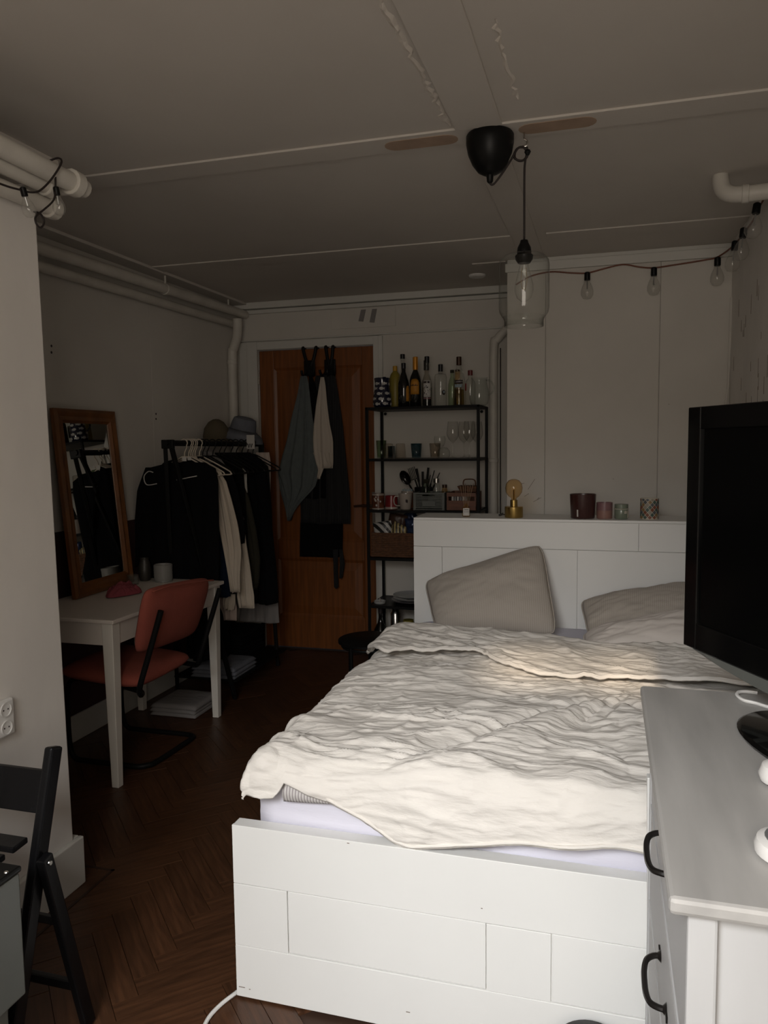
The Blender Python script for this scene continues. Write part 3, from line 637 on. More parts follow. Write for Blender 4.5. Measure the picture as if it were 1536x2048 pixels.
for z0, z1 in zs:
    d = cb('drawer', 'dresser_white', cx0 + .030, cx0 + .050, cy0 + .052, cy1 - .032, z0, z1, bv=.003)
    cb('drawer_lip', 'dresser_white', cx0 + .025, cx0 + .0305, cy0 + .06, cy1 - .04, z0 + .010, z1 - .010, bv=.002, par=d)
    for yc in (1.275,):
        zc = (z0 + z1) / 2; xh = cx0 + .025
        pts = smooth_pts([(xh, yc - .066, zc), (xh - .012, yc - .064, zc), (xh - .024, yc - .053, zc - .002), (xh - .029, yc - .030, zc - .004), (xh - .030, yc, zc - .005), (xh - .029, yc + .030, zc - .004), (xh - .024, yc + .053, zc - .002), (xh - .012, yc + .064, zc), (xh, yc + .066, zc)], 4)
        h = B().tube(pts, .0050, 8)
        for s_ in (-1, 1): h.lathe([(.011, 0), (.008, -.003), (.005, -.006)][::-1], (xh, yc + s_ * .066, zc), 10, (1, 0, 0)).box(xh - .003, xh, yc + s_ * .078 - .012, yc + s_ * .078 + .012, zc - .005, zc + .005)
        h.build('handle', 'iron', d, smooth=True, label='black iron pull handle')
for zz in (.699, .484): cb('rail', 'dresser_white', cx0 + .024, cx0 + .045, cy0 + .05, cy1 - .03, zz, zz + .006, bv=.001)
cb('rail', 'dresser_white', cx0 + .022, cx0 + .045, cy0 + .05, cy1 - .03, 0.0, .078, bv=.003)
lb = B().hexa([(.1005, 1.728, .335), (.1115, 1.728, .335), (.1115, 1.755, .335), (.1005, 1.755, .335)], [(.093, 1.728, .745), (.104, 1.728, .745), (.104, 1.755, .745), (.093, 1.755, .745)]).build('loose_board', 'bed_white', bevel=.002)
tag(lb, 'narrow white board wedged between the footboard and the dresser', 'board')
# ------------------------------------------------------------------ television
Pa, Pb = Vector((.160, 1.72, 0)), Vector((.523, 1.03, 0)); td = (Pb - Pa).normalized(); tn = Vector((-td.y, td.x, 0)); tn = -tn if tn.x > 0 else tn
tl = (Pb - Pa).length; tz0, tz1 = 1.050, 1.550
def tv(s_, d_, z): return Pa + td * s_ - tn * d_ + Vector((0, 0, z))
def tbox(s0, s1, d0, d1, z0, z1, b=None):
    b = b or B(); return b.hexa([tv(s0, d0, z0), tv(s1, d0, z0), tv(s1, d1, z0), tv(s0, d1, z0)], [tv(s0, d0, z1), tv(s1, d0, z1), tv(s1, d1, z1), tv(s0, d1, z1)])
T = thing('television', 'black flat screen television standing on the dresser', 'television', (Pa + Pb) / 2 + Vector((.06, .03, cz)))
bz = .042
tbox(0, tl, .012, .075, tz0, tz1).build('casing', 'black_plastic', T, bevel=.006)
be = B()
for a in [(0, bz, tz0, tz1), (tl - bz, tl, tz0, tz1), (bz, tl - bz, tz1 - .045, tz1), (bz, tl - bz, tz0, tz0 + .055)]: tbox(a[0], a[1], 0, .0125, a[2], a[3], be)
be.build('bezel', 'black_gloss', T, bevel=.002)
tbox(bz, tl - bz, .006, .0122, tz0 + .055, tz1 - .045).build('screen', 'screen', T)
bs = B(); V = []; n_ = 20
for i in range(n_ + 1):
    s_ = .03 + (tl - .06) * i / n_; dp = .030 * math.sin(math.pi * i / n_) ** .6 + .002
    V += [tv(s_, .002, tz0 - .001), tv(s_, .010, tz0 - dp), tv(s_, .05, tz0 - dp), tv(s_, .06, tz0 - .001)]
F = [(4 * i + k, 4 * i + 4 + k, 4 * i + 4 + (k + 1) % 4, 4 * i + (k + 1) % 4) for i in range(n_) for k in range(4)] + [(0, 1, 2, 3), (4 * n_ + 3, 4 * n_ + 2, 4 * n_ + 1, 4 * n_)]
bs.add(V, F).build('speaker_bar', 'grey_panel', T, smooth=True)
c0 = tv(tl / 2, .045, 0); c0.z = cz
B().tube([c0 + Vector((0, 0, .014)), c0 + Vector((0, 0, tz0 - cz + .06))], .035, 16).build('neck', 'black_gloss', T, smooth=True)
st = B(); n_ = 40; V = []
for rr_, zz in [(1.0, .001), (1.02, .006), (.97, .012), (0.15, .016)]:
    V += [c0 + td * (.205 * rr_ * math.cos(2 * math.pi * k / n_)) + tn * (.125 * rr_ * math.sin(2 * math.pi * k / n_)) + Vector((0, 0, zz)) for k in range(n_)]
st.add(V, [(i * n_ + k, i * n_ + (k + 1) % n_, i * n_ + n_ + (k + 1) % n_, i * n_ + n_ + k) for i in range(3) for k in range(n_)] + [tuple(range(n_))[::-1], tuple(3 * n_ + k for k in range(n_))]).build('base', 'black_gloss', T, smooth=True)
tm_, tf = text_mesh('LG', .018)
lw = B(); lw.add([tv(tl * .36 - p.x * -1, -.0006, tz0 + .022 + p.y) for p in tm_], tf); lw.build('lettering', 'grey_panel', T)
# white cable, puck chargers
wc = B().tube(smooth_pts([(.305, 1.712, cz + .004), (.285, 1.712, cz + .005), (.268, 1.700, cz + .006), (.262, 1.68, cz + .005), (.270, 1.655, cz + .004), (.29, 1.642, cz + .004), (.312, 1.622, cz + .004), (.36, 1.60, cz + .004), (.42, 1.61, cz + .004), (.5, 1.64, cz + .004)]), .0035, 6).build('flat_cable', 'white_plastic', smooth=True)
tag(wc, 'white cable looping on the dresser under the television', 'cable')
pz = thing('charging_puck', 'flat white round puck with a grey ring on the dresser corner', 'device', (.232, 1.035, cz))
B().lathe([(.040, 0), (.045, .004), (.046, .012), (.043, .020), (.034, .024)], (.232, 1.035, cz + .0005), 28).build('body', 'white_plastic', pz, smooth=True)
B().lathe([(.034, 0), (.0335, .0015), (.014, .0015), (.013, -.001)], (.232, 1.035, cz + .0243), 24).build('ring', 'silver_trim', pz, smooth=True)
pm = thing('round_gadget', 'glossy white rounded gadget lying in front of the television base', 'device', (.262, 1.258, cz))
B().lathe([(.020, 0), (.030, .006), (.033, .016), (.028, .030), (.014, .038), (.0, .040)], (.262, 1.258, cz + .0005), 24).build('body', 'white_plastic', pm, smooth=True)
B().tube(smooth_pts([(.262, 1.226, cz + .006), (.255, 1.19, cz + .004), (.27, 1.15, cz + .003), (.30, 1.12, cz + .003), (.35, 1.10, cz + .003)]), .0022, 6).build('cord', 'white_plastic', pm, smooth=True)
# dark domed lid just in front of the footboard
dl = thing('pedal_bin', 'small dark round bin with domed lid in front of the footboard', 'bin', (-.018, 1.65, 0))
B().lathe([(.070, .0), (.074, .01), (.080, .135), (.080, .14)], (-.018, 1.65, 0), 32).build('body', 'grey_panel', dl, smooth=True)
B().lathe([(.083, .1405), (.083, .148), (.074, .158), (.045, .165), (.0, .167)], (-.018, 1.65, 0), 32).build('lid', 'black_plastic', dl, smooth=True)
# white cord on the floor by the bed corner
cd = B().tube(smooth_pts([(-.93, 1.82, .005), (-.952, 1.765, .006), (-.968, 1.72, .006), (-.975, 1.67, .006), (-.968, 1.6, .006), (-.98, 1.50, .006)]), .0055, 8).build('floor_cord', 'white_plastic', smooth=True)
tag(cd, 'white cord on the floor at the corner of the bed', 'cable')
ROWS = {
  'sweater': (3.8, [(1.398, -2.345, -2.13), (1.388, -2.43, -2.085), (1.365, -2.496, -2.058), (1.3, -2.528, -2.045), (1.16, -2.554, -2.046), (1.02, -2.577, -2.051), (0.879, -2.59, -2.059), (0.708, -2.591, -2.065)]),
  'sweater_sleeveL': (3.8, [(1.371, -2.496, -2.432), (1.244, -2.553, -2.476), (1.073, -2.581, -2.516), (0.9, -2.608, -2.543), (0.813, -2.612, -2.553)]),
  'jeans': (4.0, [(1.292, -2.207, -2.127), (1.147, -2.199, -2.122), (0.943, -2.187, -2.116), (0.738, -2.181, -2.104), (0.614, -2.179, -2.101)]),
  'cream_sleeve1': (3.94, [(1.351, -2.159, -2.121), (1.294, -2.155, -2.073), (1.18, -2.146, -2.039), (1.038, -2.129, -2.006), (0.895, -2.102, -1.992), (0.752, -2.075, -2.006), (0.656, -2.062, -2.006)]),
  'cream_sleeve2': (4.12, [(0.989, -2.145, -2.053), (0.9, -2.128, -2.046), (0.78, -2.112, -2.03), (0.661, -2.106, -2.017), (0.595, -2.118, -2.006), (0.528, -2.107, -2.005)]),
  'cream_sleeve3': (4.1, [(0.606, -2.193, -2.12), (0.554, -2.201, -2.122), (0.514, -2.193, -2.13)]),
  'black_jacket': (4.06, [(1.391, -2.269, -2.172), (1.333, -2.222, -2.103), (1.231, -2.19, -2.061), (1.114, -2.161, -2.039), (0.996, -2.113, -2.017), (0.923, -2.09, -2.032)]),
  'grey_shirt': (4.2, [(1.458, -2.372, -2.311), (1.418, -2.363, -2.245), (1.357, -2.298, -2.197), (1.222, -2.252, -2.152), (1.04, -2.208, -2.098)]),
  'white_tee': (4.35, [(1.35, -2.211, -2.17), (1.322, -2.212, -2.143), (1.26, -2.179, -2.145), (1.198, -2.167, -2.144)]),
  'olive_top': (4.3, [(1.308, -2.303, -2.166), (1.155, -2.239, -2.103), (0.969, -2.177, -2.069), (0.784, -2.131, -2.047), (0.643, -2.119, -2.058), (0.602, -2.113, -2.072)]),
  'coat': (4.5, [(1.445, -2.369, -2.192), (1.412, -2.384, -2.117), (1.365, -2.386, -2.097), (1.268, -2.353, -2.079), (1.107, -2.323, -2.062), (0.882, -2.28, -2.041), (0.655, -2.259, -2.026), (0.475, -2.25, -2.023)]),
  'coat2': (4.4, [(1.446, -2.386, -2.247), (1.368, -2.368, -2.18), (1.147, -2.326, -2.152), (0.829, -2.266, -2.127), (0.509, -2.241, -2.116)]),
  'trousers': (4.68, [(1.442, -2.236, -2.143), (1.375, -2.227, -2.134), (1.26, -2.205, -2.137), (1.127, -2.18, -2.14), (1.077, -2.167, -2.142)]),
  'skirt': (4.62, [(0.481, -2.346, -2.077), (0.413, -2.355, -2.075), (0.319, -2.365, -2.07)]),
  'tails': (4.15, [(0.589, -2.267, -2.146), (0.512, -2.263, -2.135), (0.441, -2.252, -2.138)]),
  'towel': (5.05, [(1.966, -2.059, -2.011), (1.921, -2.071, -2.001), (1.836, -2.088, -1.991), (1.697, -2.129, -1.976), (1.523, -2.172, -1.953), (1.383, -2.221, -1.934), (1.296, -2.246, -1.932), (1.26, -2.232, -1.944), (1.19, -2.211, -1.968), (1.101, -2.182, -2.06), (1.03, -2.192, -2.123), (0.958, -2.178, -2.159)]),
  'towel_tail': (5.07, [(1.313, -2.255, -2.143), (1.171, -2.243, -2.128), (1.063, -2.215, -2.13), (0.956, -2.19, -2.16)]),
  'cloth': (5.04, [(1.95, -1.9, -1.874), (1.898, -1.912, -1.864), (1.762, -1.937, -1.852), (1.624, -1.955, -1.836), (1.521, -1.964, -1.816), (1.434, -1.962, -1.818), (1.365, -1.949, -1.819), (1.33, -1.935, -1.824)]),
  'cloth_tip1': (5.04, [(1.434, -1.966, -1.877), (1.365, -1.945, -1.878), (1.313, -1.931, -1.894), (1.257, -1.94, -1.918)]),
  'cloth_tip2': (5.035, [(1.434, -1.897, -1.816), (1.382, -1.876, -1.817), (1.33, -1.833, -1.822)]),
  'apron': (5.06, [(1.969, -1.962, -1.815), (1.832, -1.988, -1.796), (1.625, -2.03, -1.77), (1.382, -2.065, -1.745), (1.172, -2.093, -1.727), (1.102, -2.095, -1.721), (0.933, -2.099, -1.724)]),
  'apron_low': (5.075, [(1.101, -2.093, -1.778), (0.923, -2.109, -1.784), (0.695, -2.118, -1.792)]),
  'tie1': (5.05, [(0.752, -1.857, -1.816), (0.609, -1.852, -1.818), (0.478, -1.847, -1.817)]),
  'tie2': (5.05, [(0.752, -1.805, -1.782), (0.647, -1.803, -1.769), (0.55, -1.805, -1.79)]),
}
# ------------------------------------------------------------------ desk and what stands on it
dk = thing('desk', 'white wooden desk with tapered legs against the left wall', 'desk', (-2.28, 3.25, 0))
dx0, dx1, dy0, dy1, dz = -2.565, -2.005, 2.765, 3.755, .752
B().box(dx0, dx1, dy0, dy1, dz - .018, dz).build('desktop', 'desk_white', dk, bevel=.004)
def leg4(b, x, y, w0, w1, z0, z1): return b.hexa([(x - w0, y - w0, z0), (x + w0, y - w0, z0), (x + w0, y + w0, z0), (x - w0, y + w0, z0)], [(x - w1, y - w1, z1), (x + w1, y - w1, z1), (x + w1, y + w1, z1), (x - w1, y + w1, z1)])
for x in (dx0 + .045, dx1 - .045):
    for y in (dy0 + .045, dy1 - .045): leg4(B(), x, y, .0175, .0275, 0, dz - .0185).build('leg', 'desk_leg_paint', dk, bevel=.003)
ax0, ax1, ay0, ay1 = dx0 + .0725, dx1 - .0725, dy0 + .0725, dy1 - .0725
for a in [(ax0, ax1, dy0 + .025, dy0 + .043), (ax0, ax1, dy1 - .043, dy1 - .025), (dx0 + .025, dx0 + .043, ay0, ay1), (dx1 - .043, dx1 - .025, ay0, ay1)]:
    B().box(*a, dz - .118, dz - .0185).build('apron_rail', 'desk_white', dk, bevel=.002)
# mirror leaning on the wall, standing on the desk
mz0, mz1 = dz + .002, 1.675
mr = thing('standing_mirror', 'tall mirror in a brown wooden frame leaning on the desk', 'mirror', (-2.50, 3.35, dz))
m00, m10, m11, m01 = Vector((-2.470, 3.105, mz0)), Vector((-2.488, 3.612, mz0)), Vector((-2.552, 3.590, mz1)), Vector((-2.548, 3.105, mz1))
mnv = (m10 - m00).cross(m01 - m00).normalized(); mnv = mnv if mnv.x > 0 else -mnv
def mp(u, v, d=0.0): return (m00 * (1 - u) + m10 * u) * (1 - v) + (m01 * (1 - u) + m11 * u) * v + mnv * d
def mbar(u0, u1, v0, v1, mit, prof):
    """mitred moulding: prof = list of (inset fraction 0..1, height)"""
    V = []
    for f, hgt in prof:
        if mit == 'B': a, b_ = (u0 + f * (u1 - u0), v0 + f * (v1 - v0)), (1 - u0 - f * (u1 - u0), v0 + f * (v1 - v0))
        V += [mp(*a, hgt), mp(*b_, hgt)]
    return V
fw_u, fw_v = .135, .075; prof = [(0, -.004), (0, .016), (.25, .024), (.55, .017), (.8, .020), (1, .008), (1, -.004)]
def side(k):
    b = B(); V = []
    for f, hgt in prof:
        a, c = f * fw_u, f * fw_v
        e = {0: ((a, c), (1 - a, c)), 1: ((1 - a, c), (1 - a, 1 - c)), 2: ((1 - a, 1 - c), (a, 1 - c)), 3: ((a, 1 - c), (a, c))}[k]
        V += [mp(*e[0], hgt), mp(*e[1], hgt)]
    n_ = len(prof); F = [(2 * i, 2 * i + 1, (2 * i + 3) % (2 * n_), (2 * i + 2) % (2 * n_)) for i in range(n_)]
    F += [tuple(2 * i for i in range(n_)), tuple(2 * i + 1 for i in range(n_))[::-1]]
    b.add(V, F).build('frame_moulding', 'mirror_wood', mr)
for k in range(4): side(k)
B().add([mp(.12, .065, .006), mp(.88, .065, .006), mp(.88, .935, .006), mp(.12, .935, .006)], [(0, 1, 2, 3)]).build('mirror_pane', 'mirror_glass', mr)
B().add([mp(.02, .01, -.004), mp(.98, .01, -.004), mp(.98, .99, -.004), mp(.02, .99, -.004)], [(3, 2, 1, 0)]).build('backing', 'brown_pouch', mr)
# ribbed pot, dark vase, small tub
pt = thing('ribbed_pot', 'light grey ribbed pot at the far end of the desk', 'pot', (-2.325, 3.665, dz))
pr = [(.046, 0), (.048, .006)] + [(.049 + .0012 * (i % 2), .012 + .0075 * i) for i in range(10)] + [(.050, .092), (.047, .094), (.045, .09), (.044, .012), (0, .012)]
B().lathe(pr, (-2.325, 3.665, dz + .0005), 32).build('body', 'ceramic_ribbed', pt, smooth=True)
B().lathe([(.0505, .004), (.0505, .007)], (-2.325, 3.665, dz + .001), 32).build('foot_band', 'silver_trim', pt)
va = B().lathe([(.026, 0), (.033, .02), (.036, .06), (.030, .095), (.024, .112), (.026, .125), (.021, .124), (.0, .02)], (-2.44, 3.665, dz + .0005), 24).build('bud_vase', 'ceramic_dark', smooth=True); tag(va, 'dark slender vase between mirror and ribbed pot', 'vase')
cu = B().lathe([(.030, 0), (.032, .05), (.030, .052), (.028, .045), (0, .008)], (-2.435, 3.545, dz + .0005), 20).build('small_tumbler', 'ice_glass', smooth=True); tag(cu, 'small clear cup beside the mirror frame', 'cup')
# crumpled pink cloth
n_ = 44; uu = np.linspace(-1, 1, n_)[:, None] * np.ones((1, n_)); vv = uu.T
rr_ = np.maximum(np.abs(uu), np.abs(vv)); aa = np.arctan2(vv, uu); X = -2.32 + rr_ * .075 * np.cos(aa) * (1 + .15 * np.sin(3 * aa)); Y = 3.29 + rr_ * .105 * np.sin(aa) * (1 + .12 * np.cos(4 * aa))
Z = dz + .004 + .058 * np.clip(1 - rr_ ** 2, 0, 1) ** .55 * (.55 + .38 * np.abs(vnoise(uu * 2.2 + 4, vv * 2.2, 5)) + .3 * np.abs(vnoise(uu * 4, vv * 4 + 2, 9))) 
pc = grid_build(np.stack([X, Y, Z], -1), 'hair_towel', 'pink_cloth', None, solid=.004, sub=1); tag(pc, 'crumpled pink cloth lying on the desk', 'cloth')
# ------------------------------------------------------------------ pink cantilever chair
pcn = thing('cantilever_chair', 'dusty pink upholstered cantilever chair with black tube frame', 'chair', (-2.2, 3.15, 0))
def cushion(TL, TR, BR, BL, th, name, m, par, nn=26, p=5.0, crown=.25):
    TL, TR, BR, BL = [np.array(q, float) for q in (TL, TR, BR, BL)]
    u = np.linspace(-1, 1, nn)[:, None] * np.ones((1, nn)); v = u.T
    k = 1 - .10 * (np.abs(u) ** 4) * (np.abs(v) ** 4)
    a = ((u * k + 1) / 2)[..., None]; c = ((v * k + 1) / 2)[..., None]
    M_ = (BL * (1 - a) + BR * a) * (1 - c) + (TL * (1 - a) + TR * a) * c
    nrm = np.cross(TR - TL, TL - BL); nrm /= np.linalg.norm(nrm)
    pf = (np.clip(1 - np.abs(u) ** p, 0, 1) * np.clip(1 - np.abs(v) ** p, 0, 1)) ** .5
    f = M_ + nrm * (th / 2 * pf + crown * th * pf * (1 - u ** 2) * (1 - v ** 2))[..., None]; g_ = M_ - nrm * (th / 2 * pf)[..., None]
    b = B(); O = nn * nn; b.v = [tuple(x) for x in f.reshape(-1, 3)] + [tuple(x) for x in g_.reshape(-1, 3)]
    q = [(i * nn + j, (i + 1) * nn + j, (i + 1) * nn + j + 1, i * nn + j + 1) for i in range(nn - 1) for j in range(nn - 1)]
    b.f = q + [tuple(O + i for i in reversed(x)) for x in q]
    o = b.build(name, m, par, smooth='all'); bm = bmesh.new(); bm.from_mesh(o.data); bmesh.ops.remove_doubles(bm, verts=bm.verts, dist=.0005); bmesh.ops.recalc_face_normals(bm, faces=bm.faces); bm.to_mesh(o.data); bm.free()
    return o
bk = cushion((-1.805, 2.700, .912), (-1.815, 3.268, .868), (-1.925, 3.285, .575), (-1.915, 2.765, .605), .062, 'backrest', 'pink_fabric', pcn)
B().tube(smooth_pts([(-1.778, 2.72, .895), (-1.772, 2.85, .897), (-1.776, 3.10, .872), (-1.786, 3.24, .852)]), .004, 6).build('seam', 'pink_fabric', bk, smooth='all')
cushion((-2.40, 2.86, .470), (-2.40, 3.33, .470), (-1.955, 3.345, .445), (-1.955, 2.85, .445), .075, 'seat', 'pink_fabric', pcn, crown=.15)
def ctube(y, y2):
    return [(-1.788, y, .80), (-1.822, y, .70), (-1.864, y, .58), (-1.905, y, .46), (-1.940, y + (y2 - y) * .3, .408), (-2.005, y + (y2 - y) * .72, .395), (-2.20, y2, .40), (-2.36, y2, .41), (-2.415, y2, .385), (-2.432, y2, .32), (-2.435, y2, .20), (-2.43, y2, .075), (-2.405, y2, .022), (-2.34, y2, .0145), (-2.15, y2, .0145)]
ya, yb = 2.80, 3.30
loop1 = ctube(ya - .01, 2.985); loop2 = ctube(yb, 3.40)
fr = smooth_pts(loop1 + [(-2.07, 2.985, .0145), (-2.030, 3.01, .0145), (-2.012, 3.06, .0145), (-2.00, 3.33, .0145), (-2.015, 3.385, .0145), (-2.06, 3.40, .0145)] + loop2[::-1], 4)
B().tube(fr, .0125, 10).build('tube_frame', 'black_metal', pcn, smooth=True)
# ------------------------------------------------------------------ clothes rack
RX, RZ = -2.25, 1.505
rk = thing('clothes_rack', 'black metal clothes rack packed with clothes beside the door', 'clothes rack', (RX, 4.2, 0))
B().tube([(RX, 3.61, RZ), (RX, 4.80, RZ - .008)], .016, 12).build('hanging_rail', 'black_metal', rk, smooth=True)
for (p, q) in [((RX - .012, 3.63, RZ + .01), (-2.46, 3.985, .012)), ((RX + .018, 3.63, RZ + .01), (-2.075, 3.975, .012)), ((RX, 4.78, RZ), (-2.36, 4.98, .012)), ((RX + .01, 4.78, RZ), (-2.11, 4.665, .012))]:
    B().bar(p, q, .022, .022).build('leg', 'black_metal', rk, bevel=.003)
B().box(RX - .03, RX + .04, 3.618, 3.642, RZ - .03, RZ + .018).build('end_joint', 'black_metal', rk, bevel=.004)
sh = B().box(-2.47, -2.06, 3.97, 4.70, .112, .124).build('shoe_shelf', 'black_metal', rk, bevel=.002)
# garments: lofted, with folds
def rows_interp(R_, n):
    R_ = sorted(R_, key=lambda r: -r[0]); z = np.array([r[0] for r in R_]); zz = np.linspace(z[0], z[-1], n)
    return [(a, np.interp(-a, -z, [r[1] for r in R_]), np.interp(-a, -z, [r[2] for r in R_])) for a in zz]
def loft(b, Y, R_, th, nf=4, amp=.006, seed=0, n=22, m=30, ybow=0.0):
    rg = random.Random(seed); ph = rg.uniform(0, 6.28); ph2 = rg.uniform(0, 6.28); V = []; F = []; rows_ = rows_interp(R_, n)
    z0, z1 = rows_[0][0], rows_[-1][0]
    for (z, a, c) in rows_:
        g_ = (z0 - z) / max(z0 - z1, 1e-6)
        for sgn in (-1, 1):
            for i in range(m):
                u = i / (m - 1); u = u if sgn < 0 else 1 - u; e = max(0.0, 1 - abs(2 * u - 1) ** 4) ** .5
                fold = amp * (.35 + .65 * g_) * e * (math.sin(2 * math.pi * nf * u + ph + 1.3 * g_) + .5 * math.sin(2 * math.pi * nf * 2.3 * u + ph2 - 2 * g_))
                V.append((a + (c - a) * u + .002 * math.sin(9 * z + u * 5 + ph), Y + sgn * th * e * (.6 + .4 * g_) + fold + ybow * g_, z + .006 * math.sin(u * 9 + ph) * (g_ > .97)))
    k = 2 * m
    for i in range(len(rows_) - 1):
        for j in range(k): F.append((i * k + j, i * k + (j + 1) % k, (i + 1) * k + (j + 1) % k, (i + 1) * k + j))
    F += [tuple(range(k))[::-1], tuple((len(rows_) - 1) * k + j for j in range(k))]
    return b.add(V, F)
def garment(name, label, keys, m, th=.02, nf=4, amp=.006, seed=0, cat='garment', group='clothes hanging on the rack', dy=0.0, clampx=None):
    b = B()
    for i, key in enumerate(keys):
        Y, R_ = ROWS[key]
        if clampx is not None: R_ = [(z, max(a, clampx), max(c, clampx + .01)) for z, a, c in R_]
        loft(b, Y + dy, R_, th, nf, amp, seed + i)
    o = b.build(name, m, None, smooth='all'); return tag(o, label, cat, group)
sw = garment('sweater', 'black wide-necked sweater facing the room, frontmost on the rack', ['sweater', 'sweater_sleeveL'], 'black_cloth', .032, 5, .008, 1, clampx=-2.572, group='clothes hanging on the rack')
ORG[sw.name] = Vector(sw.location)
B().box(-2.262, -2.235, 3.795, 3.797, 1.405, 1.43).box(-2.228, -2.206, 3.795, 3.797, 1.41, 1.43).build('care_label', 'label_white', sw)
b = B(); b.tube([(-2.275, 3.752, 1.303), (-2.150, 3.752, 1.325)], .003, 6); b.tube(smooth_pts([(-2.42, 3.752, 1.345), (-2.45, 3.752, 1.350), (-2.478, 3.752, 1.325), (-2.475, 3.752, 1.29), (-2.455, 3.752, 1.275), (-2.40, 3.752, 1.282)]), .003, 6)
b.build('white_print', 'label_white', sw, smooth='all', label='thin white line print across the chest')
garment('jeans', 'dark navy trousers hanging just behind the front sweater', ['jeans'], 'navy_cloth', .025, 2, .004, 5)
garment('cream_shirt', 'cream shirt with long wrinkled sleeves hanging down', ['cream_sleeve1', 'cream_sleeve2', 'cream_sleeve3'], 'cream_cloth', .022, 3, .009, 8)
garment('jacket', 'black jacket whose sleeve crosses the cream shirt', ['black_jacket'], 'black_cloth', .022, 3, .006, 12)
garment('shirt', 'grey shirt with light collar halfway along the rack', ['grey_shirt'], 'grey_cloth', .014, 3, .004, 15)
garment('olive_cardigan', 'dark olive cardigan hanging between cream shirt and coat', ['olive_top'], 'olive_cloth', .025, 3, .006, 18)
garment('tee_shirt', 'white short sleeve peeking out between dark clothes', ['white_tee'], 'white_cloth', .012, 2, .002, 21)
garment('coat', 'long black coat, last big garment on the rack', ['coat'], 'black_cloth', .05, 5, .008, 24)
garment('long_cardigan', 'charcoal long cardigan squeezed in front of the black coat', ['coat2'], 'charcoal_cloth', .03, 4, .007, 27)
garment('trousers', 'pale pinkish trousers clipped at the far end of the rack', ['trousers'], 'beige_cloth', .012, 3, .005, 30)
garment('pale_dress', 'pale dress whose hem shows below the black coat', ['skirt'], 'grey_cloth', .02, 4, .006, 33)
garment('tunic', 'beige tunic hem showing below the cream sleeves', ['tails'], 'beige_cloth', .02, 3, .006, 36)
gi = 0
for (y, xa, xb, zb, m, lab) in [(3.90, -2.52, -2.12, .80, 'charcoal_cloth', 'charcoal top right behind the front sweater'), (4.26, -2.50, -2.12, .70, 'black_cloth', 'black blouse in the middle of the rack'), (4.58, -2.46, -2.10, .62, 'charcoal_cloth', 'charcoal blouse behind the black coat')]:
    o = loft(B(), y, [(1.43, -2.31, -2.19), (1.40, xa + .08, xb - .06), (1.35, xa + .02, xb), (1.1, xa, xb + .01), (zb, xa + .01, xb + .02)], .02, 4, .006, 50 + gi).build('blouse', m, smooth='all'); gi += 1
    tag(o, lab, 'garment', 'clothes hanging on the rack')
# hangers
def hanger(y, m, lab, ang, lean):
    t = thing('clothes_hanger', lab, 'hanger', (RX, y, RZ), 'hangers on the rack'); r = .021
    hk = [(RX - r * math.sin(a) * 1.0, y, RZ + .0005 + r * math.cos(a)) for a in np.linspace(-2.3, 1.5, 9)][::-1]
    hk = smooth_pts(hk + [(RX + .016, y, RZ - .026), (RX + .003, y, RZ - .05), (RX, y, RZ - .075)], 3)
    B().tube(hk, .0034, 7).build('hook', m, t, smooth='all')
    tri = smooth_pts([(RX, y, RZ - .075), (RX + .06, y, RZ - .098), (RX + .165, y, RZ - .155), (RX + .185, y, RZ - .172), (RX + .17, y, RZ - .182), (RX, y, RZ - .182), (RX - .17, y, RZ - .182), (RX - .185, y, RZ - .172), (RX - .165, y, RZ - .155), (RX - .06, y, RZ - .098)], 4, True)
    B().tube(tri, .0042, 7, closed=True).build('arms', m, t, smooth='all')
    t.rotation_euler = (0, 0, ang)
for i, (y, wht) in enumerate([(3.80, 1), (3.845, 1), (3.868, 1), (3.89, 1), (3.915, 1), (3.962, 1), (4.0, 0), (4.05, 0), (4.12, 0), (4.2, 0), (4.26, 0), (4.35, 0), (4.42, 0), (4.5, 0), (4.58, 0), (4.66, 0)]):
    ordn = ['first', 'second', 'third', 'fourth', 'fifth', 'sixth', 'seventh', 'eighth', 'ninth', 'tenth']
    hanger(y, 'cream_cloth' if wht else 'black_plastic', 'cream white hanger, %s from the front end of the rail' % ordn[i] if wht else 'thin black hanger, %s behind the cream hangers' % ordn[i - 6], [.0, .1, -.12, .08, -.2, .15, .1, -.1, .2][i % 9], 0)
# hats
hc = thing('cap', 'olive cap hung above the rack rail', 'hat', (-2.48, 4.60, 1.50)); n_ = 30
B().lathe([(.085, .0), (.088, .05), (.078, .10), (.05, .14), (.02, .158), (0, .160)], (-2.48, 4.60, 1.505), 24).build('crown', 'cap_olive', hc, smooth=True)
B().hexa([(-2.545, 4.50, 1.505), (-2.415, 4.50, 1.505), (-2.42, 4.54, 1.512), (-2.54, 4.54, 1.512)], [(-2.53, 4.50, 1.511), (-2.43, 4.50, 1.511), (-2.43, 4.54, 1.518), (-2.53, 4.54, 1.518)]).build('peak', 'cap_olive', hc, bevel=.002)
hd = thing('bucket_hat', 'blue-grey denim bucket hat above the far end of the rack', 'hat', (-2.35, 4.72, 1.50))
B().lathe([(.135, .035), (.10, .055), (.088, .066), (.082, .11), (.074, .14), (.05, .152), (0, .155)], (-2.37, 4.72, 1.525), 28).build('crown', 'denim', hd, smooth=True)
B().open_lathe([(.150, .0), (.135, .035), (.088, .066)], (-2.37, 4.72, 1.525), 28).build('brim', 'denim', hd, smooth=True, solid=.003)
hd.rotation_euler = (0, .25, 0)
tg = thing('price_tag', 'white cardboard tag hanging at the far end of the rail', 'tag', (-2.205, 4.55, 1.46))
B().box(-2.238, -2.182, 4.549, 4.5505, 1.466, 1.556).build('card', 'label_white', tg)
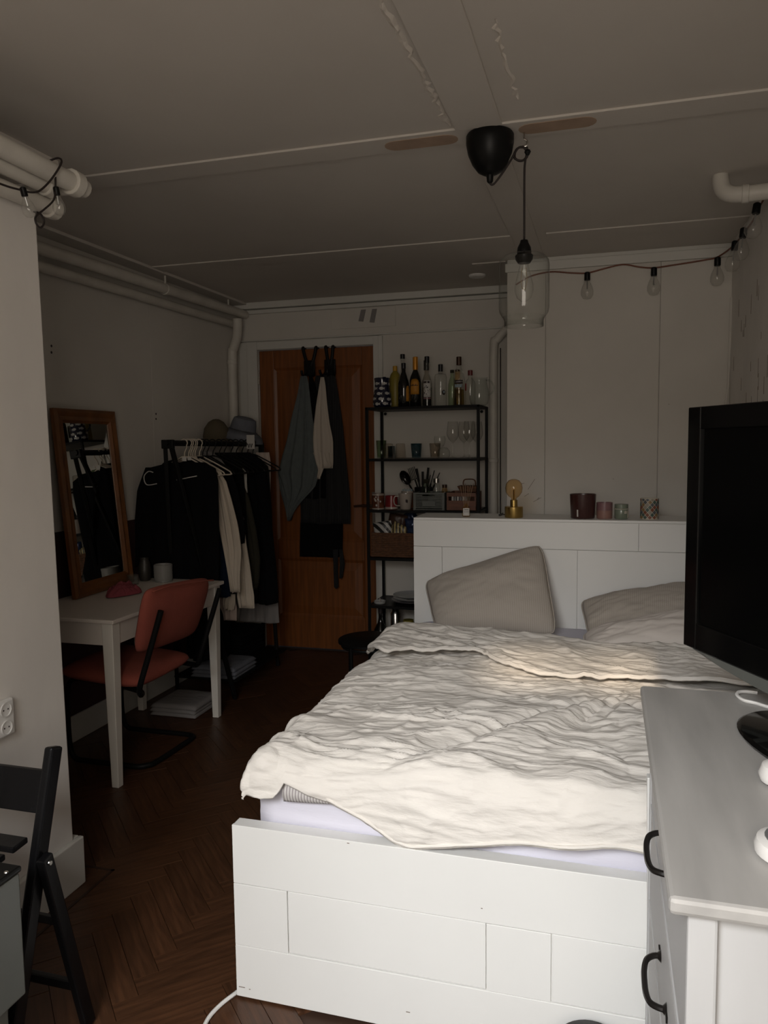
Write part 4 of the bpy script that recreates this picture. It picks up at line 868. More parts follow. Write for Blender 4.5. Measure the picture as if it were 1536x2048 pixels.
B().tube([(-2.23, 4.547, 1.50), (-2.222, 4.547, 1.475), (-2.214, 4.547, 1.50), (-2.206, 4.547, 1.475), (-2.198, 4.547, 1.50)], .0035, 6).build('print', 'label_dark', tg)
# folded clothes and bags on and under the shoe shelf
def folded(name, lab, x0, x1, y0, y1, z, layers, m, seed):
    t = thing(name, lab, 'clothing', ((x0 + x1) / 2, (y0 + y1) / 2, z)); rg = random.Random(seed)
    for k in range(layers):
        h = .022; j = rg.uniform(-.01, .01); pts = []
        n_ = 24; U_ = np.linspace(0, 1, n_)[:, None] * np.ones((1, n_)); V_ = U_.T
        e = (1 - np.abs(2 * U_ - 1) ** 8) * (1 - np.abs(2 * V_ - 1) ** 8)
        X = x0 + j + (x1 - x0) * U_; Y = y0 + (y1 - y0) * V_; Z = z + k * h + h * .95 * e ** .3 + .004 * fbm(U_ * 6, V_ * 16, seed + k, 2) * e
        grid_build(np.stack([X, Y, Z], -1), 'folded_layer', m, t, solid=.003)
    return t
folded('folded_jumper', 'grey folded jumper on the rack shelf', -2.36, -2.075, 3.98, 4.28, .125, 3, 'denim', 3)
folded('folded_shirts', 'pale folded shirts on the floor under the rack', -2.42, -2.14, 3.64, 3.92, .004, 3, 'grey_cloth', 4)
folded('dark_trouser_pile', 'dark pile of trousers on the rack shelf by the wall', -2.46, -2.20, 4.32, 4.66, .125, 8, 'black_cloth', 6)
o = loft(B(), 4.14, [(.60, -2.42, -2.30), (.52, -2.46, -2.24), (.40, -2.46, -2.20), (.26, -2.46, -2.20), (.205, -2.45, -2.21)], .10, 4, .012, 91).build('tote_bag', 'black_cloth', smooth='all'); tag(o, 'black slouchy tote bag lying on the folded jumper', 'bag')
# ------------------------------------------------------------------ over-door hooks, towel, cloth, aprons
def door_hook(label, xs, zc, x_c, arms):
    t = thing('over_door_hook', label, 'hook', (x_c, 5.12, zc), 'hooks over the door'); y = 5.122
    for x0 in xs:
        B().tube(smooth_pts([(x0, YB + .012, DZ - .001), (x0, y, DZ - .001), (x0 * .9 + x_c * .1, y, DZ - .03), (x0 * .6 + x_c * .4, y, zc + .055), (x_c + (x0 - x_c) * .25, y, zc + .01)]), .0120, 8).build('strap', 'black_metal', t, smooth=True)
    B().box(x_c - .042, x_c + .042, y - .010, y + .004, zc - .06, zc + .05).build('plate', 'black_metal', t, bevel=.006)
    for dx in arms:
        B().tube(smooth_pts([(x_c + dx * .5, y - .006, zc - .02), (x_c + dx * .8, y - .022, zc - .05), (x_c + dx, y - .045, zc - .062), (x_c + dx * 1.15, y - .062, zc - .045), (x_c + dx * 1.2, y - .064, zc - .025)]), .0085, 8).build('hook_arm', 'black_metal', t, smooth=True)
    return t
door_hook('left black over-door hook holding the grey towel', (-2.065, -1.968), 2.03, -2.018, (-.03, .045))
door_hook('right black over-door hook holding the cream cloth', (-1.895, -1.842), 2.03, -1.865, (-.045, .0, .045))
G2 = 'textiles hanging on the door'
garment('hand_towel', 'grey-blue towel hanging by its loop on the door', ['towel', 'towel_tail'], 'tea_towel', .016, 3, .010, 61, 'towel', G2)
garment('kitchen_cloth', 'cream kitchen cloth with pointed ends hanging on the door', ['cloth', 'cloth_tip1', 'cloth_tip2'], 'kitchen_cloth', .012, 2, .006, 64, 'cloth', G2, dy=-.02)
garment('striped_apron', 'black pinstriped apron hanging on the right door hook', ['apron', 'tie1', 'tie2'], 'apron_stripe', .013, 6, .006, 66, 'apron', G2, dy=.032)
garment('plain_apron', 'plain black long apron below the towel on the door', ['apron_low'], 'black_cloth', .010, 4, .004, 69, 'apron', G2, dy=.035)
o = loft(B(), 5.085, [(1.97, -2.01, -1.985), (1.88, -2.01, -1.955), (1.8, -2.01, -1.93), (1.70, -2.00, -1.90), (1.5, -2.02, -1.88), (1.11, -2.07, -1.90)], .009, 3, .003, 72).build('apron_strap', 'black_cloth', smooth='all'); tag(o, 'black cloth strap falling behind the towel', 'apron', G2)
# ------------------------------------------------------------------ open metal shelf
SX0, SX1, SY0, SY1 = -1.484, -.766, 4.745, 5.085
SZ = [1.722, 1.393, 1.063, .752, .437, .10]
su = thing('metal_shelf', 'tall black metal shelf unit crowded with bottles and kitchenware', 'shelf', ((SX0 + SX1) / 2, 4.92, 0))
for x in (SX0, SX1):
    for y in (SY0, SY1): B().box(x - .009, x + .009, y - .009, y + .009, 0, SZ[0] - .0005).build('post', 'black_metal', su, bevel=.002)
for i, z in enumerate(SZ):
    f_ = B().box(SX0 + .009, SX1 - .009, SY0 - .009, SY0 + .009, z - .016, z).box(SX0 + .009, SX1 - .009, SY1 - .009, SY1 + .009, z - .016, z).box(SX0 - .009, SX0 + .009, SY0 + .009, SY1 - .009, z - .016, z).box(SX1 - .009, SX1 + .009, SY0 + .009, SY1 - .009, z - .016, z)
    if i == 0: f_ = B().box(SX0 - .009, SX1 + .009, SY0 - .009, SY1 + .009, z - .016, z)
    s_ = f_.build('shelf_frame', 'black_metal', su, bevel=.0015)
    if i: B().box(SX0 + .010, SX1 - .010, SY0 + .010, SY1 - .010, z - .010, z - .001).build('shelf_pane', 'black_plastic' if i in (3, 4, 5) else 'clear_glass', s_)
for x in (SX0 + .03, SX1 - .03): B().lathe([(.010, 0), (.010, .006)], (x, SY1 - .012, SZ[0] - .03), 12, (0, -1, 0)).build('wall_fixing', 'black_metal', su)
def bottle(name, label, x, y, z, prof, m, capm, cap, labs=(), wine=None, txt=None):
    t = thing(name, label, 'bottle', (x, y, z), 'bottles on the metal shelf'); c = (x, y, z + .0006)
    B().lathe(prof, c, 24).build('glass_body', m, t, smooth=True)
    if wine: B().lathe([(max(prof_r(prof, h) - .004, .001), h) for h in np.linspace(.006, wine[0], 8)], c, 20).build('liquid', wine[1], t, smooth=True)
    B().lathe([(cap[0], 0), (cap[0], cap[2] - .002), (cap[0] - .002, cap[2])], (x, y, z + cap[1]), 18).build('cap', capm, t, smooth=True)
    for (x0, x1, z0, z1, lm, ar, da) in labs:
        b = B(); patch(b, c, prof, FRONT + da, x0, x1, z0, z1, .0012 if z1 - z0 > .02 else .0022, arch=ar); lo = b.build('paper_label', lm, t, smooth=True, solid=.0004)
    if txt:
        s_, size, z0, da, tm = txt; V, F = text_mesh(s_, size); b = B(); wrap(b, [(p.x, p.y + z0) for p in V], F, c, prof, FRONT + da, .0022); b.build('lettering', tm, t)
    return t
Z0 = SZ[0]
def wineprof(r, h, neck=.013, sh=.60): return [(r * .9, 0), (r, .006), (r, h * sh), (r * .85, h * (sh + .08)), (neck * 1.5, h * (sh + .17)), (neck, h * (sh + .22)), (neck, h * .97), (neck + .0015, h)]
# fish pitcher
fp_ = thing('fish_pitcher', 'cobalt blue pitcher patterned with white fish', 'pitcher', (-1.407, 4.84, Z0)); c = (-1.407, 4.84, Z0 + .0006)
pp = [(.048, 0), (.058, .012), (.061, .04), (.059, .07), (.053, .10), (.048, .13), (.047, .16), (.051, .185), (.050, .190), (.046, .184), (.042, .15), (.042, .02), (0, .015)]
B().lathe(pp, c, 32).build('body', 'cobalt_glaze', fp_, smooth=True)
B().tube(smooth_pts([(-1.440, 4.875, Z0 + .165), (-1.462, 4.90, Z0 + .15), (-1.466, 4.905, Z0 + .11), (-1.448, 4.885, Z0 + .07)]), .006, 8).build('handle', 'cobalt_glaze', fp_, smooth='all')
B().hexa([(-1.392, 4.795, Z0 + .175), (-1.378, 4.80, Z0 + .175), (-1.378, 4.81, Z0 + .175), (-1.392, 4.81, Z0 + .175)], [(-1.385, 4.780, Z0 + .194), (-1.365, 4.79, Z0 + .194), (-1.372, 4.81, Z0 + .192), (-1.392, 4.80, Z0 + .192)]).build('spout', 'cobalt_glaze', fp_, bevel=.003)
fish = [(math.cos(a) * .0150, math.sin(a) * .0098) for a in np.linspace(.35, 2 * math.pi - .35, 15)]; fish += [(.0235, -.0085), (.0215, 0), (.0235, .0085)]
for k, (da, z) in enumerate([(-.55, .022), (.35, .024), (1.25, .022), (-1.4, .022), (-.12, .054), (.80, .052), (-1.0, .056), (-.35, .088), (.62, .090), (1.6, .088), (-1.35, .090), (-.05, .121), (-1.05, .122), (.30, .153), (1.3, .150), (2.2, .054), (-2.1, .054), (2.9, .09), (2.3, .121), (-2.1, .121), (-.75, .153)]):
    nf_ = len(fish); b = B(); wrap(b, [(x, zz + z) for x, zz in fish] + [(.004, z)], [(i, (i + 1) % nf_, nf_) for i in range(nf_)], c, pp[:8], FRONT + da, .0016); b.build('painted_fish', 'fish_white', fp_)
bottle('squeeze_bottle', 'yellow plastic bottle with orange cap behind the fish pitcher', -1.360, 4.99, Z0, [(.036, 0), (.040, .01), (.041, .12), (.040, .19), (.030, .225), (.014, .245), (.013, .25)], 'yellow_plastic', 'yellow_cap', (.015, .248, .032))
bottle('spirit_bottle', 'tall clear bottle with black cap, tallest on the shelf', -1.292, 4.93, Z0, wineprof(.033, .335, .012, .52), 'clear_glass', 'cap_black', (.0155, .318, .030), [(-.02, .03, .05, .14, 'label_white', True, -.4)])
bottle('liqueur_bottle', 'dark bottle with a yellow side label', -1.264, 4.845, Z0, [(.034, 0), (.037, .006), (.037, .13), (.036, .15), (.022, .20), (.013, .225), (.013, .255)], 'wine_glass_dark', 'cap_black', (.0145, .246, .036), [(.004, .034, .035, .135, 'label_orange', True, .35)])
bottle('wine_bottle', 'dark wine bottle with orange label and orange foil neck', -1.186, 4.845, Z0, wineprof(.037, .30, .0135, .56), 'wine_glass_dark', 'foil_orange', (.0165, .235, .082), [(-.032, .032, .078, .175, 'label_orange', True, -.15)] + [(-.024 + .010 * k, -.018 + .010 * k, .130, .137 + .004 * (k % 2), 'label_dark', False, -.15) for k in range(5)])
bottle('black_capped_bottle', 'bottle with long black cap hidden behind the orange-necked one', -1.150, 5.00, Z0, wineprof(.032, .285, .0135, .55), 'smoke_glass', 'cap_black', (.017, .245, .065))
zb_ = bottle('patterned_bottle', 'clear bottle with black and white patterned label', -1.110, 4.845, Z0, wineprof(.032, .285, .0135, .50), 'clear_glass', 'cap_black', (.0155, .275, .042), [(-.026, .026, .058, .165, 'label_white', False, 0), (-.026, .026, .046, .056, 'candle_mauve', False, 0), (-.024, -.004, .146, .158, 'label_dark', False, 0), (.002, .016, .146, .158, 'label_dark', False, 0)], wine=(.12, 'wine_glass_dark'), txt=('2', .032, .238, 0, 'label_dark'))
b = B(); rg = random.Random(8); c = (-1.110, 4.845, Z0 + .0006); zp = wineprof(.032, .285, .0135, .50)
for k in range(26):
    x, z, s_ = rg.uniform(-.022, .022), rg.uniform(.066, .140), rg.uniform(.002, .005); a0 = rg.uniform(0, 6)
    wrap(b, [(x + s_ * math.cos(a0 + a) * (1 if i % 2 else .5), z + s_ * math.sin(a0 + a)) for i, a in enumerate(np.linspace(0, 5.2, 6))], [tuple(range(6))], c, zp, FRONT, .002)
b.build('label_pattern', 'label_dark', zb_)
gb = bottle('gin_bottle', 'squat clear bottle with black stopper and round emblem', -1.022, 4.845, Z0, [(.036, 0), (.039, .006), (.039, .185), (.034, .20), (.015, .207), (.0125, .212), (.0125, .235)], 'clear_glass', 'cap_black', (.0150, .218, .046))
b = B(); wrap(b, [(.013 * math.cos(a), .085 + .016 * math.sin(a)) for a in np.linspace(0, 5.93, 18)] + [(0, .085)], [(i, (i + 1) % 18, 18) for i in range(18)], (-1.022, 4.845, Z0), [(.039, 0), (.039, .2)], FRONT + .5, .0015); b.build('emblem', 'label_dark', gb)
b = B(); wrap(b, [(.007 * math.cos(a), .088 + .008 * math.sin(a)) for a in np.linspace(0, 5.83, 14)] + [(0, .088)], [(i, (i + 1) % 14, 14) for i in range(14)], (-1.022, 4.845, Z0), [(.039, 0), (.039, .2)], FRONT + .52, .0028); b.build('emblem_centre', 'label_blue', gb)
bottle('oil_bottle', 'slim greenish bottle between the squat and the golden bottle', -.968, 4.95, Z0, wineprof(.026, .225, .011, .62), 'green_glass', 'olive_cloth', (.0135, .218, .018))
bottle('vinegar_bottle', 'slim amber carafe half hidden behind the golden bottle', -.940, 4.985, Z0, [(.028, 0), (.030, .01), (.028, .10), (.020, .16), (.016, .20), (.018, .235)], 'amber_glass', 'cap_brown', (.016, .228, .012))
bottle('aperitif_bottle', 'clear bottle of golden liquor with brown neck capsule', -.902, 4.835, Z0, [(.033, 0), (.036, .006), (.034, .12), (.036, .165), (.030, .20), (.0145, .235), (.0135, .245), (.0135, .29)], 'clear_glass', 'cap_brown', (.0165, .252, .053), [(-.028, .028, .135, .158, 'label_dark', False, -.1), (-.030, .026, .112, .132, 'label_blue', False, -.1)], wine=(.10, 'golden_liquor'), txt=('CAMPARI', .0135, .1465, -.1, 'label_white'))
bottle('red_cap_bottle', 'short clear bottle with red cap beside the glass jug', -.828, 4.82, Z0, [(.029, 0), (.032, .006), (.032, .13), (.028, .15), (.014, .165), (.0135, .20)], 'clear_glass', 'cap_red', (.0155, .185, .032), [(-.045, -.022, .09, .135, 'label_red', False, -.2)])
jg = thing('glass_jug', 'round clear glass jug with handle at the end of the top shelf', 'jug', (-.790, 4.935, Z0)); c = (-.790, 4.935, Z0 + .0006)
B().open_lathe([(.0, .004), (.040, .003), (.055, .012), (.064, .05), (.062, .09), (.050, .14), (.048, .165), (.054, .180)], c, 30).build('body', 'ice_glass', jg, smooth='all')
B().tube(smooth_pts([(-.742, 4.92, Z0 + .16), (-.715, 4.91, Z0 + .155), (-.695, 4.905, Z0 + .12), (-.700, 4.905, Z0 + .085), (-.727, 4.91, Z0 + .065)]), .0055, 8).build('handle', 'ice_glass', jg, smooth='all')
# ---- second shelf: glasses
Z1 = SZ[1]
def glassware(name, label, x, y, z, prof, m, group, n=26):
    o = B().open_lathe(prof, (x, y, z + .0006), n).build(name, m, smooth='all'); return tag(o, label, 'glass', group)
tum = [(.0, .003), (.026, .002), (.029, .006), (.037, .095), (.0355, .095), (.027, .010), (0, .009)]
inv = [(.038, .0), (.0365, .0), (.029, .092), (.026, .096), (0, .097)]
GT = 'tumblers on the second shelf'
glassware('tumbler', 'greenish tumbler at the left end of the second shelf', -1.435, 4.90, Z1, [(.0, .003), (.026, .002), (.028, .006), (.034, .118), (.0325, .118), (.026, .010), (0, .009)], 'green_glass', GT)
glassware('tumbler', 'upturned clear tumbler, first of the upturned pair', -1.375, 4.86, Z1, inv, 'smoke_glass', GT)
glassware('tumbler', 'upturned clear tumbler, second of the upturned pair', -1.296, 4.87, Z1, inv, 'smoke_glass', GT)
glassware('shot_glass', 'small dark patterned glass behind the upturned pair', -1.385, 4.965, Z1, [(0, .003), (.022, .002), (.024, .08), (.023, .08), (.02, .01), (0, .009)], 'teal_glass', GT)
glassware('tumbler', 'dark blue glass tumbler in the middle of the second shelf', -1.185, 4.85, Z1, tum, 'teal_glass', GT)
glassware('tumbler', 'clear ribbed tumbler right of the dark blue one', -1.062, 4.85, Z1, tum, 'smoke_glass', GT)
glassware('stacked_glass', 'round glass bowl turned upside down near the wine glasses', -1.004, 4.84, Z1, [(.034, 0), (.042, .02), (.040, .045), (.024, .066), (0, .070)], 'clear_glass', GT)
glassware('stacked_glass', 'round glass balanced on top of its neighbours', -1.030, 4.845, Z1 + .0715, [(0, .002), (.024, .003), (.034, .02), (.037, .045), (.034, .068)], 'clear_glass', GT)
wgp = [(.034, .0), (.033, .002), (.006, .006), (.0036, .02), (.0036, .09), (.006, .098), (.026, .118), (.038, .142), (.039, .16), (.034, .21), (.031, .232)]
for lab, x, y in [('tall stemmed wine glass at the left of the row', -.946, 4.85), ('tall stemmed wine glass second from the left, standing further back', -.893, 4.95), ('tall stemmed wine glass in front on the right', -.838, 4.84), ('tall stemmed wine glass tucked in the back right corner', -.815, 4.99)]:
    glassware('wine_glass', lab, x, y, Z1, wgp, 'stemware', 'wine glasses on the second shelf', 28)
# ---- third shelf: mugs, cutlery, crate, wooden box
Z2 = SZ[2]
def mug(label, x, y, r0, r1, h, m, band=None, hang=None, rim=None):
    t = thing('mug', label, 'mug', (x, y, Z2), 'mugs on the third shelf'); c = (x, y, Z2 + .0006)
    B().lathe([(r0 * .9, 0), (r0, .004), (r0 + (r1 - r0) * .5, h * .5), (r1, h), (r1 - .003, h), (r0 - .003, .008), (0, .008)], c, 28).build('body', m, t, smooth=True)
    for (z0, z1) in band or []: B().lathe([(r0 + (r1 - r0) * z0 / h + .0006, z0), (r0 + (r1 - r0) * z1 / h + .0006, z1)], c, 28).build('band', 'mug_white', t, smooth=True)
    if hang is not None:
        a = hang; d = Vector((math.cos(a), math.sin(a), 0)); C_ = Vector(c)
        B().tube(smooth_pts([C_ + d * (r1 - .003) + Vector((0, 0, h * .80)), C_ + d * (r1 + .022) + Vector((0, 0, h * .82)), C_ + d * (r1 + .030) + Vector((0, 0, h * .55)), C_ + d * (r1 + .020) + Vector((0, 0, h * .28)), C_ + d * (r0 - .001) + Vector((0, 0, h * .22))]), .0045, 8).build('handle', 'mug_white' if m == 'mug_white' else m, t, smooth='all')
    return t, c
t_, c = mug('brown patterned mug with white rims', -1.440, 4.83, .041, .041, .103, 'mug_brown', [(.0, .008), (.090, .102)])
b = B(); rg = random.Random(3)
for k in range(9):
    x, z, s_ = rg.uniform(-.025, .025), rg.uniform(.025, .08), rg.uniform(.003, .007); wrap(b, [(x + s_ * math.cos(a), z + s_ * 1.2 * math.sin(a)) for a in np.linspace(0, 5.5, 8)], [tuple(range(8))], c, [(.041, 0), (.041, .2)], FRONT, .001)
b.build('print', 'label_white', t_)
mug('red mug with pale foot band', -1.352, 4.835, .042, .040, .088, 'mug_red', [(.002, .016)])
t_, c = mug('cream white mug with a small bean print', -1.254, 4.825, .034, .046, .103, 'mug_white', None, math.pi + .3)
for s_, dd in ((1, -.0035), (1, .0035)):
    b = B(); wrap(b, [(.009 + dd + .0042 * math.cos(a), .056 + .012 * math.sin(a) - dd * .3) for a in np.linspace(0, 5.9, 12)], [tuple(range(12))], c, [(.034, 0), (.046, .103)], FRONT, .0012); b.build('bean_print', 'label_dark', t_)
t_, c = mug('orange mug filled with folded foil sachets behind the cream mug', -1.272, 4.945, .040, .040, .112, 'mug_orange', [(.100, .112)])
for k in range(7): B().bar((-1.298 + .008 * k, 4.94 + .004 * (k % 3), Z2 + .05), (-1.300 + .010 * k, 4.94, Z2 + .125 + .006 * (k % 2)), .010, .0012).build('sachet', 'silver_trim' if k % 2 else 'label_blue', t_)
kp = thing('utensil_pot', 'black utensil pot packed with dark kitchen tools', 'utensil holder', (-1.175, 5.0, Z2)); B().lathe([(.055, 0), (.060, .008), (.060, .135), (.057, .135), (.054, .012), (0, .012)], (-1.175, 5.0, Z2 + .0006), 28).build('pot', 'black_plastic', kp, smooth=True)
def utensil(name, lab, p, q, head):
    t = thing(name, lab, 'utensil', p, 'kitchen tools in the black pot'); B().tube([p, q], .0055, 8).build('handle', 'black_plastic', t, smooth=True); head(t, Vector(q), (Vector(q) - Vector(p)).normalized())
def spoonhead(t, q, d):
    rt = d.cross(Vector((0, 1, 0))).normalized(); fr_ = rt.cross(d); V = []
    n1, n2 = 16, 8
    for i in range(n1 + 1):
        for j in range(n2 + 1):
            u = i / n1 * 2 - 1; w = math.sqrt(max(0, 1 - u * u)); v = (j / n2 * 2 - 1) * w
            V.append(q + d * (.052 + .052 * u) + rt * (.032 * v) + fr_ * (.014 * (1 - u * u) * (1 - (j / n2 * 2 - 1) ** 2)))
    B().add(V, [(i * 9 + j, (i + 1) * 9 + j, (i + 1) * 9 + j + 1, i * 9 + j + 1) for i in range(n1) for j in range(n2)]).build('bowl', 'black_gloss', t, smooth='all', solid=.003)
def slothead(t, q, d):
    rt = d.cross(Vector((0, 1, 0))).normalized()
    for k in range(5): B().bar(q + rt * (.010 * (k - 2)) , q + rt * (.011 * (k - 2)) + d * .085, .007, .003).build('tine', 'black_plastic', t)
    B().bar(q - rt * .026 + d * .004, q + rt * .026 + d * .004, .010, .003).build('crossbar', 'black_plastic', t)
def bladehead(t, q, d): B().bar(q, q + d * .09, .016, .004).build('blade', 'black_plastic', t, bevel=.0015)
zt_ = Z2 + .02
utensil('serving_spoon', 'glossy black serving spoon leaning out to the left', (-1.19, 4.98, zt_), (-1.262, 4.955, Z2 + .155), spoonhead)
utensil('slotted_turner', 'black slotted turner standing behind the spoon', (-1.18, 5.01, zt_), (-1.235, 5.01, Z2 + .185), slothead)
for k, (dx, dy, h) in enumerate([(-.02, .01, .17), (.0, -.02, .15), (.012, .02, .175), (.03, .0, .16), (.045, -.01, .15), (.02, -.03, .13)]):
    utensil('kitchen_tool', ['slim black tool left in the pot', 'slim black tool at the front of the pot', 'slim black tool at the back of the pot', 'slim black tool leaning right in the pot', 'rightmost slim black tool in the pot', 'short black tool at the pot rim'][k], (-1.175 + dx * .4, 5.0 + dy, zt_), (-1.175 + dx * 1.7, 5.0 + dy, Z2 + h), bladehead)
cr = thing('plastic_crate', 'grey slatted plastic crate on the third shelf', 'crate', (-1.088, 4.87, Z2)); kx0, kx1, ky0, ky1, kh = -1.190, -.987, 4.775, 4.96, .112
for y in (ky0, ky1 - .004):
    for x in (kx0, kx1 - .016): B().box(x, x + .016, y, y + .004, Z2 + .001, Z2 + kh).build('corner_post', 'crate_grey', cr)
    for k in range(9):
        z = Z2 + .014 + .0098 * k
        if k == 8 and y == ky0: B().box(kx0 + .016, kx0 + .06, y, y + .003, z, z + .006).box(kx1 - .06, kx1 - .016, y, y + .003, z, z + .006).build('slat', 'crate_grey', cr)
        else: B().box(kx0 + .016, kx1 - .016, y, y + .003, z, z + .006).build('slat', 'crate_grey', cr)
    B().box(kx0, kx1, y - .001, y + .005, Z2 + kh - .010, Z2 + kh).build('rim', 'crate_grey', cr)
for x in (kx0, kx1 - .004): B().box(x, x + .004, ky0 + .004, ky1 - .004, Z2 + .001, Z2 + kh).build('side_wall', 'crate_grey', cr)
B().box(kx0 + .004, kx1 - .004, ky0 + .004, ky1 - .004, Z2 + .001, Z2 + .006).box(kx0 + .06, kx1 - .06, ky0 - .002, ky0 + .002, Z2 + .03, Z2 + .06).build('base', 'crate_grey', cr)
def jar(label, x, y, z, r, h, m, capm, cat='jar', grp='jars and bottles on the third shelf'):
    t = thing('spice_jar', label, cat, (x, y, z), grp); B().lathe([(r * .9, 0), (r, .004), (r, h * .7), (r * .75, h * .82), (r * .72, h * .86)], (x, y, z + .0006), 20).build('body', m, t, smooth=True)
    B().lathe([(r * .78, 0), (r * .78, h * .14)], (x, y, z + h * .86), 18).build('lid', capm, t, smooth=True)
jar('green bottle of oil sticking out of the crate', -1.135, 4.90, Z2 + .007, .026, .185, 'green_glass', 'olive_cloth'); jar('clear bottle with steel top in the crate', -1.065, 4.90, Z2 + .007, .025, .190, 'clear_glass', 'steel'); jar('small amber jar at the right of the crate', -1.015, 4.92, Z2 + .007, .021, .15, 'amber_glass', 'cap_brown')
wbx_ = thing('wooden_box', 'reddish wooden slatted box with papers at the end of the third shelf', 'box', (-.885, 4.90, Z2)); qx0, qx1, qy0, qy1 = -.976, -.790, 4.79, 5.02
B().box(qx0, qx1, qy0, qy0 + .010, Z2 + .001, Z2 + .062).build('slat', 'wood_box', wbx_, bevel=.001); B().box(qx0, qx1, qy0, qy0 + .010, Z2 + .088, Z2 + .112).build('slat', 'wood_box', wbx_, bevel=.001)
B().box(qx0, qx1, qy1 - .01, qy1, Z2 + .001, Z2 + .112).build('back_board', 'wood_box', wbx_); B().box(qx0, qx0 + .01, qy0 + .0105, qy1 - .0105, Z2 + .001, Z2 + .112).build('end_board', 'wood_box', wbx_); B().box(qx1 - .01, qx1, qy0 + .0105, qy1 - .0105, Z2 + .001, Z2 + .112).build('end_board', 'wood_box', wbx_)
B().box(qx0 + .01, qx1 - .01, qy0 + .0105, qy1 - .0105, Z2 + .001, Z2 + .006).build('base', 'wood_box', wbx_)
for k in range(6): o = B().box(qx0 + .03 + .017 * k, qx0 + .042 + .017 * k, qy0 + .013, qy0 + .12, Z2 + .0065, Z2 + .092).build('paper_packet', 'label_white' if k % 2 == 0 else 'grey_cloth'); tag(o, 'thin %s paper packet, %s from the left in the wooden box' % ('white' if k % 2 == 0 else 'grey', ['first', 'second', 'third', 'fourth', 'fifth', 'sixth'][k]), 'packet', 'packets in the wooden box')
tr = thing('small_cart', 'brown basket with upright handles on top of the wooden box', 'basket', (-.86, 4.93, Z2 + .112)); B().hexa([(-.905, 4.88, Z2 + .113), (-.805, 4.88, Z2 + .113), (-.805, 4.98, Z2 + .113), (-.905, 4.98, Z2 + .113)], [(-.925, 4.87, Z2 + .150), (-.795, 4.87, Z2 + .150), (-.795, 4.99, Z2 + .150), (-.925, 4.99, Z2 + .150)]).build('bowl', 'wicker', tr, bevel=.003)
B().tube(smooth_pts([(-.893, 4.93, Z2 + .15), (-.893, 4.93, Z2 + .175), (-.88, 4.93, Z2 + .19), (-.83, 4.93, Z2 + .19), (-.815, 4.93, Z2 + .175), (-.815, 4.93, Z2 + .15)]), .004, 8).build('handle', 'wicker', tr, smooth=True)
# ---- fourth shelf: basket with packets
Z3 = SZ[3]; bx0, bx1, by0, by1, bh = -1.468, -1.12, 4.775, 5.04, .165
bs_ = thing('wicker_basket', 'brown woven basket on the shelf behind the headboard', 'basket', ((bx0 + bx1) / 2, 4.9, Z3))
rg = random.Random(4)
def ringrect(x0, x1, y0, y1, z, wob): 
    pts = []
    for (a, c, n_) in [((x0, y0), (x1, y0), 18), ((x1, y0), (x1, y1), 12), ((x1, y1), (x0, y1), 18), ((x0, y1), (x0, y0), 12)]:
        for i in range(n_): t_ = i / n_; pts.append((a[0] + (c[0] - a[0]) * t_, a[1] + (c[1] - a[1]) * t_, z))
    return [(p[0], p[1] + (.003 if (i + wob) % 2 else -.003) * (1 if abs(p[1] - y0) < .001 or abs(p[1] - y1) < .001 else 0), p[2]) for i, p in enumerate(pts)]
for k in range(13): B().tube(ringrect(bx0, bx1, by0, by1, Z3 + .009 + k * .0122, k), .0066, 6, closed=True).build('woven_course', 'wicker', bs_, smooth=True)
B().box(bx0 + .004, bx1 - .004, by0 + .004, by1 - .004, Z3 + .002, Z3 + .008).build('base', 'wicker', bs_)
def packet(label, m, x, y, z, w, h, d, rot, seed):
    n_ = 20; u = np.linspace(-1, 1, n_)[:, None] * np.ones((1, n_)); v = u.T; pf = (np.clip(1 - np.abs(u) ** 3, 0, 1) * np.clip(1 - np.abs(v) ** 6, 0, 1)) ** .6
    wv = .006 * fbm(u * 3, v * 3, seed, 2); X = u * w / 2; Z = v * h / 2; cs, sn = math.cos(rot), math.sin(rot); b = B()
    f = np.stack([x + X * cs - Z * sn, y - d / 2 * pf - wv * pf, z + X * sn + Z * cs], -1); k = np.stack([x + X * cs - Z * sn, y + d / 2 * pf, z + X * sn + Z * cs], -1)
    b.v = [tuple(p) for p in f.reshape(-1, 3)] + [tuple(p) for p in k.reshape(-1, 3)]; q = [(i * n_ + j, (i + 1) * n_ + j, (i + 1) * n_ + j + 1, i * n_ + j + 1) for i in range(n_ - 1) for j in range(n_ - 1)]
    b.f = q + [tuple(n_ * n_ + i for i in reversed(x_)) for x_ in q]; o = b.build('food_packet', m, smooth='all'); tag(o, label, 'packet', 'packets in the wicker basket')
packet('black and white zebra striped packet in the basket', 'zebra_paper', -1.405, 4.815, Z3 + .175, .125, .11, .05, .15, 1); packet('packet with gold and dark stripes in the basket', 'striped_paper', -1.300, 4.82, Z3 + .165, .115, .10, .04, -.45, 2)
packet('dark blue foil packet at the right of the basket', 'blue_foil', -1.205, 4.83, Z3 + .185, .10, .14, .05, .1, 3); packet('round brown pouch at the back of the basket', 'brown_pouch', -1.34, 4.93, Z3 + .20, .13, .15, .06, -.2, 4); packet('dark foil bag leaning at the back of the basket', 'blue_foil', -1.25, 4.95, Z3 + .21, .12, .15, .05, .5, 5)
